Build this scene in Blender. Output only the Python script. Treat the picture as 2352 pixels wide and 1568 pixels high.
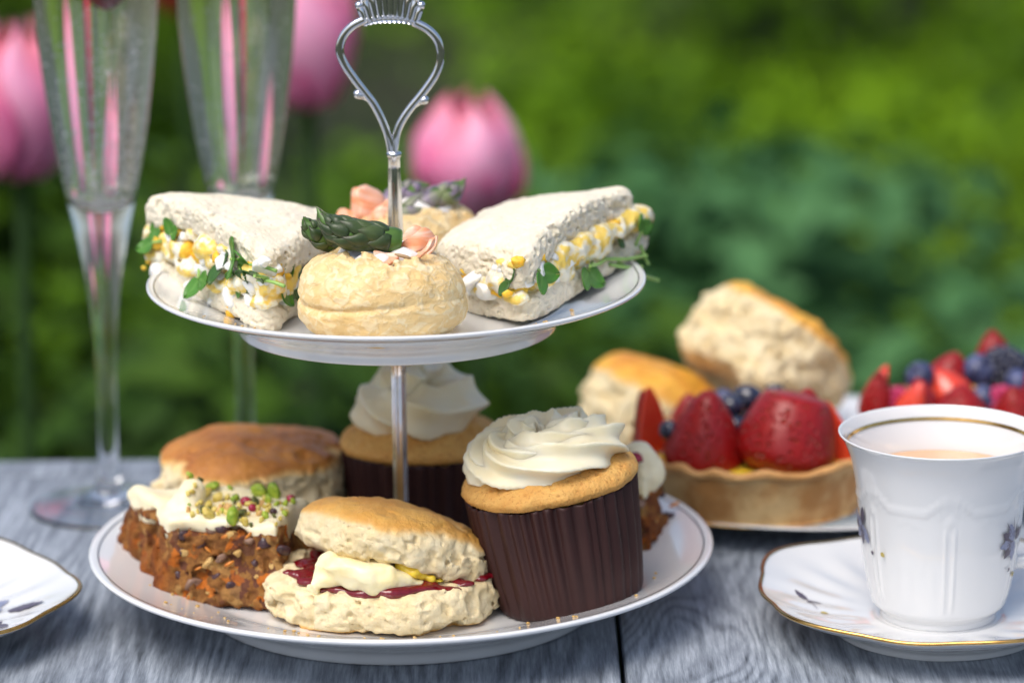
import bpy, bmesh, math, random
import numpy as np
from mathutils import Vector, Matrix, Euler
from mathutils.bvhtree import BVHTree

for o in list(bpy.data.objects):
    bpy.data.objects.remove(o)
scene = bpy.context.scene
COL = scene.collection
R = math.radians

# ------------------------------------------------------------------ camera
CAM_X, CAM_D, CAM_H, PITCH, ROLL, LENS = .0461, 1.3379, .4411, .2432, .0112, 120.0
cam_data = bpy.data.cameras.new('camera')
cam = bpy.data.objects.new('camera', cam_data)
COL.objects.link(cam)
_c, _s = math.cos(PITCH), math.sin(PITCH)
FW = Vector((0, _c, -_s)); _u = Vector((0, _s, _c)); _r = Vector((1, 0, 0))
RT = _r * math.cos(ROLL) - _u * math.sin(ROLL)
UP = _r * math.sin(ROLL) + _u * math.cos(ROLL)
CAMPOS = Vector((CAM_X, -CAM_D, CAM_H))
cam.matrix_world = Matrix(((RT.x, UP.x, -FW.x, CAMPOS.x), (RT.y, UP.y, -FW.y, CAMPOS.y),
                           (RT.z, UP.z, -FW.z, CAMPOS.z), (0, 0, 0, 1)))
cam_data.sensor_width = 36
cam_data.lens = LENS
cam_data.clip_start = .02
cam_data.clip_end = 200
cam_data.dof.use_dof = True
cam_data.dof.focus_distance = 1.312
cam_data.dof.aperture_fstop = 4.8
scene.camera = cam

# ------------------------------------------------------------------ sky, sun, exposure
SUN_EL, SUN_AZ = R(60), R(-142)         # azimuth from +Y (behind the table), negative = left
world = bpy.data.worlds.new('World'); scene.world = world; world.use_nodes = True
wn = world.node_tree.nodes; wl = world.node_tree.links
for n in list(wn): wn.remove(n)
sky = wn.new('ShaderNodeTexSky'); sky.sky_type = 'NISHITA'; sky.sun_disc = False
sky.sun_elevation = SUN_EL; sky.sun_rotation = SUN_AZ
sky.air_density = 1.0; sky.dust_density = 4.0; sky.ozone_density = 1.0
bg = wn.new('ShaderNodeBackground'); bg.inputs['Strength'].default_value = .115
wo = wn.new('ShaderNodeOutputWorld')
wl.new(sky.outputs[0], bg.inputs[0]); wl.new(bg.outputs[0], wo.inputs[0])
sun_data = bpy.data.lights.new('sun', 'SUN'); sun_data.energy = 1.4; sun_data.angle = R(42)
sun_data.color = (1, .975, .93)
sun = bpy.data.objects.new('sun', sun_data); COL.objects.link(sun)
_d = Vector((math.sin(SUN_AZ) * math.cos(SUN_EL), math.cos(SUN_AZ) * math.cos(SUN_EL), math.sin(SUN_EL)))
sun.rotation_euler = _d.to_track_quat('Z', 'Y').to_euler()
sun.location = _d * 5
scene.view_settings.view_transform = 'Standard'
scene.view_settings.look = 'None'
scene.view_settings.exposure = .66
scene.view_settings.gamma = 1
scene.view_settings.use_curve_mapping = False
scene.render.engine = 'CYCLES'
cy = scene.cycles
cy.use_denoising = True
cy.max_bounces = 14; cy.diffuse_bounces = 4; cy.glossy_bounces = 5; cy.transmission_bounces = 14
cy.transparent_max_bounces = 8
cy.caustics_reflective = False; cy.caustics_refractive = True
cy.sample_clamp_indirect = 6.0

# ------------------------------------------------------------------ helpers
FPX = LENS / 36 * 2352
def at(x, y, Y=None, z=None):
    """point of the place seen at (x, y) of the 2352x1568 view, on the upright plane Y or on the level z"""
    d = FW + RT * ((x - 1176) / FPX) - UP * ((y - 784) / FPX)
    t = ((Y - CAMPOS.y) / d.y) if Y is not None else ((z - CAMPOS.z) / d.z)
    return CAMPOS + d * t

_M1, _M2, _M3 = np.uint32(0x8da6b343), np.uint32(0xd8163841), np.uint32(0xcb1ab31f)
def _hash(i, j, k, seed):
    with np.errstate(over='ignore'):
        h = i * _M1 ^ j * _M2 ^ k * _M3 ^ np.uint32((seed * 2654435761) & 0xffffffff)
        h ^= h >> np.uint32(13); h *= np.uint32(0x5bd1e995); h ^= h >> np.uint32(15)
        h *= np.uint32(0x27d4eb2d); h ^= h >> np.uint32(13)
    return (h & np.uint32(0xffff)).astype(np.float32) * np.float32(2 / 65535.) - np.float32(1)
def noise(P, scale, seed=0):
    """value noise in [-1, 1]; scale = feature size in metres"""
    Q = (np.asarray(P, np.float32) / np.float32(scale)) + np.float32(513.3)
    f = np.floor(Q); t = Q - f
    t = t * t * (3 - 2 * t)
    I = f.astype(np.int64).astype(np.uint32)
    x0, y0, z0 = I[..., 0], I[..., 1], I[..., 2]
    one = np.uint32(1)
    tx, ty, tz = t[..., 0], t[..., 1], t[..., 2]
    def L(a, b, w): return a + (b - a) * w
    c00 = L(_hash(x0, y0, z0, seed), _hash(x0 + one, y0, z0, seed), tx)
    c10 = L(_hash(x0, y0 + one, z0, seed), _hash(x0 + one, y0 + one, z0, seed), tx)
    c01 = L(_hash(x0, y0, z0 + one, seed), _hash(x0 + one, y0, z0 + one, seed), tx)
    c11 = L(_hash(x0, y0 + one, z0 + one, seed), _hash(x0 + one, y0 + one, z0 + one, seed), tx)
    return L(L(c00, c10, ty), L(c01, c11, ty), tz)
def fbm(P, scale, octaves=3, seed=0, gain=.5):
    r = 0; a = 1.0
    for k in range(octaves):
        r = r + a * noise(P, scale / 2 ** k, seed + 17 * k); a *= gain
    return r

def mesh_np(name, V, F, smooth=True, attrs=None):
    me = bpy.data.meshes.new(name)
    V = np.asarray(V, np.float32); F = np.asarray(F, np.int32)
    n = F.shape[1]
    me.vertices.add(len(V)); me.vertices.foreach_set('co', V.ravel())
    me.loops.add(F.size); me.loops.foreach_set('vertex_index', F.ravel())
    me.polygons.add(len(F)); me.polygons.foreach_set('loop_start', np.arange(0, F.size, n, dtype=np.int32))
    me.polygons.foreach_set('loop_total', np.full(len(F), n, np.int32))
    me.polygons.foreach_set('use_smooth', np.full(len(F), smooth))
    for k, a in (attrs or {}).items():
        me.attributes.new(k, 'FLOAT', 'POINT').data.foreach_set('value', np.asarray(a, np.float32))
    me.update(calc_edges=True); me.validate()
    return me
def link(name, me, mat=None, parent=None, mw=None):
    o = bpy.data.objects.new(name, me); COL.objects.link(o)
    if me is not None and mat is not None:
        me.materials.clear()
        for m in (mat if isinstance(mat, (list, tuple)) else [mat]): me.materials.append(m)
    if parent is not None: o.parent = parent
    if parent is not None and mw is None: o.matrix_parent_inverse = wmat(parent).inverted()   # mesh given in world space
    if mw is not None: o.matrix_basis = mw
    return o
def wmat(o):
    m = o.matrix_basis
    return m if o.parent is None else wmat(o.parent) @ o.matrix_parent_inverse @ m
def tag(o, label, cat, group=None, kind=None):
    if label: o['label'] = label
    if cat: o['category'] = cat
    if group: o['group'] = group
    if kind: o['kind'] = kind
    return o
def thing(name, label, cat, loc=(0, 0, 0), rot=(0, 0, 0), group=None):
    o = bpy.data.objects.new(name, None); COL.objects.link(o)
    o.empty_display_size = .02
    o.location = loc; o.rotation_euler = rot
    o.matrix_basis = Matrix.LocRotScale(Vector(loc), Euler(rot), None)
    return tag(o, label, cat, group)
def rel(parent, *P):
    return parent.matrix_basis.inverted() @ Vector(P)

def grid_faces(nu, nv, wu=False, wv=False):
    iu = np.arange(nu if wu else nu - 1); iv = np.arange(nv if wv else nv - 1)
    A, B = np.meshgrid(iu, iv, indexing='ij'); A = A.ravel(); B = B.ravel()
    A2 = (A + 1) % nu; B2 = (B + 1) % nv
    return np.stack([A * nv + B, A2 * nv + B, A2 * nv + B2, A * nv + B2], -1)
def smooth_curve(pts, n):
    """Catmull-Rom resample"""
    P = np.asarray(pts, float); P = np.vstack([2 * P[0] - P[1], P, 2 * P[-1] - P[-2]])
    m = len(P) - 3; t = np.linspace(0, m, n); i = np.minimum(t.astype(int), m - 1); f = (t - i)[:, None]
    a, b, c, d = P[i], P[i + 1], P[i + 2], P[i + 3]
    return .5 * (2 * b + (c - a) * f + (2 * a - 5 * b + 4 * c - d) * f ** 2 + (3 * b - a - 3 * c + d) * f ** 3)
def lathe(prof, nseg=96, n=None, rfun=None):
    """revolve (r, z) profile; rfun(theta, r, z, s) -> (r, z)"""
    p = np.asarray(prof, float) if n is None else smooth_curve(prof, n)
    th = np.linspace(0, 2 * np.pi, nseg, endpoint=False)
    T, Rr = np.meshgrid(th, p[:, 0], indexing='ij'); Z = np.broadcast_to(p[:, 1], T.shape)
    S = np.broadcast_to(np.linspace(0, 1, len(p)), T.shape)
    if rfun: Rr, Z = rfun(T, Rr, Z, S)
    V = np.stack([Rr * np.cos(T), Rr * np.sin(T), Z], -1).reshape(-1, 3)
    return V, grid_faces(nseg, len(p), wu=True)
def tube(path, rad, ns=12, cap=True, ref=(0, 1, 0), cross=None):
    """sweep a circle (or cross-section list of (a,b)) along path; rad scalar or array"""
    P = np.asarray(path, float); n = len(P); rad = np.broadcast_to(np.asarray(rad, float), (n,))
    T = np.gradient(P, axis=0); T /= np.linalg.norm(T, axis=1)[:, None]
    N = np.zeros_like(P); r = np.asarray(ref, float)
    r = r - T[0] * (r @ T[0]); r /= np.linalg.norm(r)
    for i in range(n):
        r = r - T[i] * (r @ T[i]); r /= np.linalg.norm(r); N[i] = r
    B = np.cross(T, N)
    if cross is None:
        a = np.linspace(0, 2 * np.pi, ns, endpoint=False); cross = np.stack([np.cos(a), np.sin(a)], -1)
    c = np.asarray(cross); ns = len(c)
    V = P[:, None, :] + rad[:, None, None] * (c[None, :, :1] * N[:, None, :] + c[None, :, 1:] * B[:, None, :])
    V = V.reshape(-1, 3); F = grid_faces(n, ns, wv=True)
    if cap:
        V = np.vstack([V, P[0] - 0 * T[0], P[-1]])
        a = np.arange(ns); b = (a + 1) % ns
        i0, i1 = n * ns, n * ns + 1
        F = np.vstack([F, np.stack([b, a, np.full(ns, i0), np.full(ns, i0)], -1),
                       np.stack([(n - 1) * ns + a, (n - 1) * ns + b, np.full(ns, i1), np.full(ns, i1)], -1)])
    return V, F
def tri_fix(F):
    """quads whose last two corners coincide stay usable as degenerate-free ngons"""
    return F
def join(parts):
    Vs, Fs, k = [], [], 0
    for V, F in parts:
        Vs.append(V); Fs.append(F + k); k += len(V)
    return np.vstack(Vs), np.vstack(Fs)
def mesh_any(name, V, F, smooth=True, attrs=None):
    """quads, some of them with a doubled last corner (triangles)"""
    F = np.asarray(F); t = F[:, 2] == F[:, 3]
    if not t.any(): return mesh_np(name, V, F, smooth, attrs)
    tri = np.vstack([F[~t][:, [0, 1, 2]], F[~t][:, [0, 2, 3]], F[t][:, :3]])
    return mesh_np(name, V, tri, smooth, attrs)
def ico(sub=2):
    bm = bmesh.new(); bmesh.ops.create_icosphere(bm, subdivisions=sub, radius=1)
    V = np.array([v.co[:] for v in bm.verts]); F = np.array([[v.index for v in f.verts] for f in bm.faces]); bm.free()
    return V, F
ICO1, ICO2, ICO3, ICO4 = ico(1), ico(2), ico(3), ico(4)
def tri2quad(F): return np.column_stack([F, F[:, 2]])
def euler_m(rx=0, ry=0, rz=0): return np.array(Euler((rx, ry, rz)).to_matrix())
def mirror_flip(F): return F[:, ::-1]

# ---- surface nets: a mesh from a distance field sampled on a grid
_CO = np.array([[i, j, k] for i in (0, 1) for j in (0, 1) for k in (0, 1)])
_ED = [(a, b) for a in range(8) for b in range(a + 1, 8) if np.abs(_CO[a] - _CO[b]).sum() == 1]
def surf_nets(D, org, h):
    nx, ny, nz = D.shape; S = D < 0
    cnt = np.zeros((nx - 1, ny - 1, nz - 1), np.int8)
    for i, j, k in _CO: cnt += S[i:nx - 1 + i, j:ny - 1 + j, k:nz - 1 + k]
    act = (cnt > 0) & (cnt < 8)
    idx = np.full(act.shape, -1, np.int32); I = np.argwhere(act); idx[act] = np.arange(len(I), dtype=np.int32)
    val = np.stack([D[I[:, 0] + c[0], I[:, 1] + c[1], I[:, 2] + c[2]] for c in _CO], 1)
    acc = np.zeros((len(I), 3)); num = np.zeros(len(I))
    for a, b in _ED:
        da, db = val[:, a], val[:, b]; m = (da < 0) != (db < 0)
        t = np.where(m, da / np.where(m, da - db, 1), 0)
        p = _CO[a] + t[:, None] * (_CO[b] - _CO[a])
        acc += p * m[:, None]; num += m
    V = np.asarray(org) + h * (I + acc / num[:, None])
    Fs = []
    for ax in range(3):
        sl0 = [slice(None)] * 3; sl1 = [slice(None)] * 3
        sl0[ax] = slice(0, -1); sl1[ax] = slice(1, None)
        ch = S[tuple(sl0)] != S[tuple(sl1)]
        E = np.argwhere(ch); b, c = (ax + 1) % 3, (ax + 2) % 3
        lim = np.array(act.shape)
        E = E[(E[:, b] > 0) & (E[:, c] > 0) & (E[:, b] < lim[b]) & (E[:, c] < lim[c])]
        def cell(db, dc):
            Q = E.copy(); Q[:, b] -= db; Q[:, c] -= dc
            return idx[Q[:, 0], Q[:, 1], Q[:, 2]]
        q = np.stack([cell(1, 1), cell(0, 1), cell(0, 0), cell(1, 0)], -1)
        ins = S[E[:, 0], E[:, 1], E[:, 2]]
        q[~ins] = q[~ins][:, ::-1]
        Fs.append(q)
    F = np.vstack(Fs)
    return V, F[(F >= 0).all(1)]
class Field:
    """distance field on a box grid (metres)"""
    def __init__(s, lo, hi, h):
        s.lo = np.asarray(lo, float); s.h = h
        s.n = np.ceil((np.asarray(hi, float) - s.lo) / h).astype(int) + 1
        ax = [s.lo[i] + h * np.arange(s.n[i]) for i in range(3)]
        s.X, s.Y, s.Z = np.meshgrid(*ax, indexing='ij', sparse=True)
        s.D = np.full(tuple(s.n), 1.0, np.float32)
    def rough(s, fn, band=.006):
        """add fn(P) to the field near the surface only"""
        m = np.abs(s.D) < band
        I = np.argwhere(m)
        s.D[m] += fn(s.lo + s.h * I).astype(np.float32)
    def ball(s, c, r, k=0, cut=False, sq=(1, 1, 1)):
        c = np.asarray(c); sq = np.asarray(sq, float); pad = r * sq + k * 2 + 2 * s.h
        a = np.maximum(np.floor((c - pad - s.lo) / s.h).astype(int), 0)
        b = np.minimum(np.ceil((c + pad - s.lo) / s.h).astype(int) + 1, s.n)
        if (b <= a).any(): return
        sl = tuple(slice(a[i], b[i]) for i in range(3))
        X = s.X[a[0]:b[0]]; Y = s.Y[:, a[1]:b[1]]; Z = s.Z[:, :, a[2]:b[2]]
        d = np.sqrt(((X - c[0]) / sq[0]) ** 2 + ((Y - c[1]) / sq[1]) ** 2 + ((Z - c[2]) / sq[2]) ** 2) - r
        d *= sq.min()
        if cut:
            s.D[sl] = np.maximum(s.D[sl], -d)
        elif k:
            o = s.D[sl]; hh = np.clip(.5 + .5 * (o - d) / k, 0, 1)
            s.D[sl] = o + (d - o) * hh - k * hh * (1 - hh)
        else:
            s.D[sl] = np.minimum(s.D[sl], d)
    def mesh(s):
        s.D[0] = s.D[-1] = 1e-3; s.D[:, 0] = s.D[:, -1] = 1e-3; s.D[:, :, 0] = s.D[:, :, -1] = 1e-3
        return surf_nets(s.D, s.lo, s.h)
def smin(a, b, k):
    h = np.clip(.5 + .5 * (b - a) / k, 0, 1)
    return b + (a - b) * h - k * h * (1 - h)
def pits(Q, size, seed, thr=.15):
    """irregular hollows: 0 outside, up to ~1 inside them"""
    return np.clip(noise(Q, size, seed) - thr, 0, 1) / (1 - thr)
def poly_dist(X, Y, poly):
    """signed distance to a closed polygon on a 2-D grid"""
    P = np.asarray(poly, float); d = np.full(np.broadcast(X, Y).shape, 1e9); ins = np.zeros(d.shape, bool)
    for i in range(len(P)):
        a, b = P[i], P[(i + 1) % len(P)]; e = b - a
        t = np.clip(((X - a[0]) * e[0] + (Y - a[1]) * e[1]) / (e @ e), 0, 1)
        d = np.minimum(d, (X - a[0] - t * e[0]) ** 2 + (Y - a[1] - t * e[1]) ** 2)
        c = ((a[1] > Y) != (b[1] > Y))
        xx = a[0] + (Y - a[1]) / (e[1] if abs(e[1]) > 1e-12 else 1e-12) * e[0]
        ins ^= c & (X < xx)
    d = np.sqrt(d); return np.where(ins, -d, d)
def extrude(d2, dz, rnd):
    a = d2 + rnd; b = dz + rnd
    return np.minimum(np.maximum(a, b), 0) + np.sqrt(np.maximum(a, 0) ** 2 + np.maximum(b, 0) ** 2) - rnd
def bvh_of(V, F): return BVHTree.FromPolygons([tuple(v) for v in V], [tuple(int(i) for i in f) for f in F])
def drop(bvh, x, y, z=.3):
    h = bvh.ray_cast(Vector((x, y, z)), Vector((0, 0, -1)))
    return h[0], h[1]

# ---- materials
class Mat:
    def __init__(s, name, color=(.8, .8, .8), rough=.5, **kw):
        s.m = bpy.data.materials.new(name); s.m.use_nodes = True
        s.nt = s.m.node_tree; s.n = s.nt.nodes; s.l = s.nt.links
        s.b = s.n['Principled BSDF']; s.out = s.n['Material Output']
        s.set('Base Color', (*color, 1)); s.set('Roughness', rough)
        for k, v in kw.items(): s.set(k.replace('_', ' '), v)
    def set(s, k, v):
        i = s.b.inputs[k]
        if isinstance(v, bpy.types.NodeSocket): s.l.new(v, i)
        else: i.default_value = v
    def sss(s, w, rad=(1, .6, .35), scale=.003):
        s.set('Subsurface Weight', w); s.set('Subsurface Radius', rad); s.set('Subsurface Scale', scale)
    def node(s, t, **kw):
        n = s.n.new(t)
        for k, v in kw.items(): setattr(n, k, v)
        return n
    def inp(s, n, k, v):
        if v is None: return
        if isinstance(v, bpy.types.NodeSocket): s.l.new(v, n.inputs[k])
        else: n.inputs[k].default_value = v
    def coord(s, kind='Object', scale=None, rot=None, loc=None):
        c = s.node('ShaderNodeTexCoord').outputs[kind]
        if scale is None and rot is None and loc is None: return c
        m = s.node('ShaderNodeMapping'); s.l.new(c, m.inputs[0])
        if scale is not None: m.inputs['Scale'].default_value = scale
        if rot is not None: m.inputs['Rotation'].default_value = rot
        if loc is not None: m.inputs['Location'].default_value = loc
        return m.outputs[0]
    def noise(s, scale, detail=3, rough=.55, vec=None, dist=0):
        n = s.node('ShaderNodeTexNoise'); s.inp(n, 'Vector', vec if vec is not None else s.coord())
        n.inputs['Scale'].default_value = scale; n.inputs['Detail'].default_value = detail
        n.inputs['Roughness'].default_value = rough; n.inputs['Distortion'].default_value = dist
        return n.outputs[0]
    def voro(s, scale, vec=None, feature='F1', out=0):
        n = s.node('ShaderNodeTexVoronoi', feature=feature); s.inp(n, 'Vector', vec if vec is not None else s.coord())
        n.inputs['Scale'].default_value = scale
        return n.outputs[out]
    def ramp(s, fac, stops, interp='LINEAR'):
        n = s.node('ShaderNodeValToRGB'); n.color_ramp.interpolation = interp
        e = n.color_ramp.elements
        while len(e) < len(stops): e.new(.5)
        for q, (p, c) in zip(e, stops):
            q.position = p; q.color = (c, c, c, 1) if isinstance(c, (int, float)) else (*c, 1)
        s.inp(n, 0, fac); return n.outputs[0]
    def mix(s, fac, a, b, blend='MIX'):
        n = s.node('ShaderNodeMix', data_type='RGBA', blend_type=blend)
        s.inp(n, 0, fac)
        for k, v in ((6, a), (7, b)):
            s.inp(n, k, v if isinstance(v, bpy.types.NodeSocket) else (*v, 1))
        return n.outputs[2]
    def math(s, op, a, b=None, c=None, clamp=False):
        n = s.node('ShaderNodeMath', operation=op, use_clamp=clamp)
        s.inp(n, 0, a); s.inp(n, 1, b); s.inp(n, 2, c); return n.outputs[0]
    def attr(s, name):
        return s.node('ShaderNodeAttribute', attribute_name=name).outputs['Fac']
    def bump(s, h, strength=.5, dist=.001):
        n = s.node('ShaderNodeBump'); n.inputs['Strength'].default_value = strength
        n.inputs['Distance'].default_value = dist; s.l.new(h, n.inputs['Height'])
        if s.b.inputs['Normal'].links: s.l.new(s.b.inputs['Normal'].links[0].from_socket, n.inputs['Normal'])
        s.l.new(n.outputs[0], s.b.inputs['Normal'])
    def color(s, v): s.set('Base Color', v)

# ------------------------------------------------------------------ the garden ground
GZ = -.45
m = Mat('soil_mat', rough=.95)
m.color(m.mix(m.ramp(m.noise(2.5, 4), [(.35, 0), (.65, 1)]), (.020, .018, .007), (.030, .055, .008)))
m.bump(m.noise(40, 4), .8, .03)
soil = m.m
n = 80
gx = np.linspace(-1, 1, n); gx = np.sign(gx) * np.abs(gx) ** 2.5 * 60
A, B = np.meshgrid(gx, gx, indexing='ij')
gp = np.stack([A, B + 3, np.zeros_like(A)], -1).reshape(-1, 3)
near = np.exp(-((gp[:, 0]) ** 2 + (gp[:, 1] - 3) ** 2) / 80)
gp[:, 2] = GZ + .05 * noise(gp * [1, 1, 0], 1.1, 5) * near - .05
g = link('garden_ground', mesh_np('garden_ground', gp, grid_faces(n, n)), soil)
g['kind'] = 'structure'; g['label'] = 'dark soil of the flower bed under the plants'

rng = np.random.default_rng(11)
def leaf_cloud(P, Nrm, size, tint, fold=.25, aspect=.5, rng=rng):
    """one leaf (two folded quads) at each P facing Nrm"""
    N = len(P); Nrm = Nrm / np.linalg.norm(Nrm, axis=1)[:, None]
    a = rng.normal(size=(N, 3)); T = a - Nrm * (a * Nrm).sum(1)[:, None]; T /= np.linalg.norm(T, axis=1)[:, None]
    Bt = np.cross(Nrm, T); L = size[:, None]; W = L * aspect
    V = np.stack([P, P + T * L * .45 + Bt * W * .5 + Nrm * L * fold * .5, P + T * L - Nrm * L * .12,
                  P + T * L * .45 - Bt * W * .5 + Nrm * L * fold * .5, P + T * L * .5], 1).reshape(-1, 3)
    k = np.arange(N)[:, None] * 5
    F = np.concatenate([k + [0, 4, 1], k + [1, 4, 2], k + [0, 3, 4], k + [3, 2, 4]], 0)
    return V, F, np.repeat(tint, 5)
def leaf_mat(name, stops, trans=.25, rough=.6):
    m = Mat(name, rough=rough); m.set('Specular IOR Level', .18)
    c = m.ramp(m.attr('tint'), stops)
    m.color(c)
    t = m.node('ShaderNodeBsdfTranslucent'); m.l.new(c, t.inputs[0])
    mx = m.node('ShaderNodeMixShader'); mx.inputs[0].default_value = trans
    m.l.new(m.b.outputs[0], mx.inputs[1]); m.l.new(t.outputs[0], mx.inputs[2]); m.l.new(mx.outputs[0], m.out.inputs[0])
    return m.m
MOUND = [(rng.uniform(-2.4, 2.6), rng.uniform(.7, 8.5), rng.uniform(.10, .32), rng.uniform(.04, .24)) for _ in range(170)]
def cover_h(x, y):
    h = np.zeros_like(x)
    for mx_, my_, r_, hh in MOUND: h = np.maximum(h, hh * np.exp(-(((x - mx_) ** 2 + (y - my_) ** 2) / r_ ** 2)))
    return h
N = 95000
px = rng.uniform(-2.2, 2.4, N); pyy = .55 + 8.2 * rng.random(N) ** 1.25
bare = np.exp(-(((px + .16) / .2) ** 2 + ((pyy - 3.6) / .9) ** 2)) + .85 * np.exp(-(((px + .32) / .13) ** 2 + ((pyy - 2.7) / .5) ** 2)) \
    + .8 * np.exp(-(((px - .1) / .2) ** 2 + ((pyy - 5.6) / .5) ** 2)) + .7 * np.exp(-(((px - .75) / .15) ** 2 + ((pyy - 6.0) / .5) ** 2))
nz = noise(np.stack([px, pyy, 0 * px], -1), .55, 3)
keep = rng.random(N) > np.clip(bare * 1.6 + np.clip(-nz - .30, 0, 1) * 1.6, 0, .97)
px, pyy, bare, nz = px[keep], pyy[keep], bare[keep], nz[keep]
hh = cover_h(px, pyy); hh *= 1 - .8 * np.clip(bare, 0, 1)
e = .02
gxn = (cover_h(px + e, pyy) - cover_h(px - e, pyy)) / (2 * e); gyn = (cover_h(px, pyy + e) - cover_h(px, pyy - e)) / (2 * e)
P = np.stack([px, pyy, GZ + .01 + hh * (1 - .55 * rng.random(len(px)) ** 2) + .03 * rng.random(len(px))], -1)
Nn = np.stack([-gxn * .7, -gyn * .7, np.ones(len(px))], -1) + rng.normal(0, .45, (len(px), 3))
Pn = np.stack([px, pyy, 0 * px], -1)
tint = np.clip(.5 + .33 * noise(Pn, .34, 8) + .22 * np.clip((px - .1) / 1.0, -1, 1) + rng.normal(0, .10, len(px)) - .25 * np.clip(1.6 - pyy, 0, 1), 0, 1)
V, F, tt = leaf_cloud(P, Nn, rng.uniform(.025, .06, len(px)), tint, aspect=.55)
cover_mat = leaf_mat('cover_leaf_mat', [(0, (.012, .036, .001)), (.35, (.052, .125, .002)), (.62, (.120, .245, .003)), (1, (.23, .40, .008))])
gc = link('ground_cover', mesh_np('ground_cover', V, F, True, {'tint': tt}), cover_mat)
tag(gc, 'mass of low green leafy plants filling the garden behind the table', None, None, 'stuff')

# ---- leafy shrubs one can tell apart
def shrub(name, label, x, y, top, rad, nleaf, leafsize, mat, seed, aspect=.6, tlo=.2, thi=.8, group=None):
    rg = np.random.default_rng(seed)
    t = thing(name, label, 'plant', (x, y, GZ), group=group)
    ns = 9; stems = []
    tips = []
    for i in range(ns):
        a = rg.uniform(0, 6.28); q = rg.uniform(.3, 1) ** .7
        tip = np.array([x + rad * q * math.cos(a) * .8, y + rad * q * math.sin(a) * .8, GZ + (top - GZ) * (1 - .45 * q * q)])
        tips.append(tip)
        mid = np.array([x, y, GZ]) * .5 + tip * .5 + [0, 0, .05]
        stems.append(tube(smooth_curve([[x, y, GZ], mid, tip], 8), np.linspace(.008, .003, 8), 6))
    V, F = join(stems)
    link('stems', mesh_any('stems', V, F), stem_mat, t)
    c = []; 
    for i in range(nleaf):
        tip = tips[rg.integers(ns)]; c.append(tip + rg.normal(0, 1, 3) * [rad * .34, rad * .34, (top - GZ) * .16])
    c = np.array(c); c[:, 2] = np.clip(c[:, 2], GZ + .02, top)
    nr = (c - [x, y, GZ + (top - GZ) * .4]); nr = nr / np.linalg.norm(nr, axis=1)[:, None] + [0, 0, .8] + rg.normal(0, .35, c.shape)
    V, F, tt = leaf_cloud(c, nr, rg.uniform(.6, 1.2, nleaf) * leafsize, np.clip(rg.uniform(tlo, thi, nleaf) + .25 * noise(c, .09, seed), 0, 1), aspect=aspect, rng=rg)
    link('foliage', mesh_np('foliage', V, F, True, {'tint': tt}), mat, t)
    return t
m = Mat('stem_green', (.022, .060, .008), .6); stem_mat = m.m
blue_leaf = leaf_mat('blue_leaf', [(0, (.040, .120, .034)), (.5, (.062, .170, .056)), (1, (.095, .235, .085))], .25)
lime_leaf = leaf_mat('lime_leaf', [(0, (.040, .095, .001)), (.5, (.125, .245, .003)), (1, (.24, .40, .008))], .3)
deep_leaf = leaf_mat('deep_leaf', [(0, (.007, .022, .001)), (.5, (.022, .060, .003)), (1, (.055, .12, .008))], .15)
shrub('broad_leaved_plant', 'blue green broad leaved plant behind the tart and the upper plate', .255, 1.45, -.11, .20, 700, .060, blue_leaf, 3)
shrub('broad_leaved_plant', 'darker blue green plant low behind the tarts at the right', .50, 1.30, -.16, .17, 420, .06, blue_leaf, 4, tlo=0, thi=.7)
shrub('leafy_bush', 'yellow green bush in the garden at the far right', .80, 2.2, -.02, .22, 520, .07, lime_leaf, 5)
shrub('leafy_bush', 'bright yellow green bush high in the garden, right of the silver handle', .42, 4.0, .0, .26, 480, .08, lime_leaf, 6)
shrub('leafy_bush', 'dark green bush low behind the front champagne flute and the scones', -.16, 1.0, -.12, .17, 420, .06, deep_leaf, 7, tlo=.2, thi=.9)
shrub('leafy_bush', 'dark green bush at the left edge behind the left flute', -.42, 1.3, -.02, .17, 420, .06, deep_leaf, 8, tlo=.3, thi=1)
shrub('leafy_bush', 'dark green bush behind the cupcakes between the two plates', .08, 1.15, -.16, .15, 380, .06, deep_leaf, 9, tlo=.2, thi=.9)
shrub('leafy_bush', 'olive green bush in the garden behind the pink tulips at left', -.55, 3.4, .02, .3, 520, .08, lime_leaf, 10, tlo=0, thi=.6)

# ---- tulips
m = Mat('petal_mat', rough=.42)
a = m.attr('mid'); b_ = m.attr('tipf')
streak = m.noise(1, 3, .6, m.coord('Object', (260, 260, 14)))
pk = m.mix(m.ramp(a, [(0, 0), (.55, .45), (1, 1)]), (.68, .12, .29), (.82, .36, .53))
pk = m.mix(m.ramp(b_, [(.6, 0), (1.0, .6)]), pk, (.80, .20, .18))
pk = m.mix(m.math('MULTIPLY', m.ramp(b_, [(0, 1), (.25, 0)]), .7), pk, (.58, .12, .28))
pk = m.mix(m.ramp(streak, [(.4, 0), (.7, .25)]), pk, (.66, .10, .26))
m.color(pk); m.sss(.25, (1, .35, .5), .004)
petal_mat = m.m
m = Mat('tulip_leaf_mat', (.025, .075, .015), .6); m.bump(m.noise(1, 2, .5, m.coord('Object', (300, 300, 6))), .3, .002); tulip_leaf = m.m
m = Mat('red_petal', (.40, .02, .03), .45); m.sss(.2, (1, .3, .3), .004); red_petal = m.m
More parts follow.
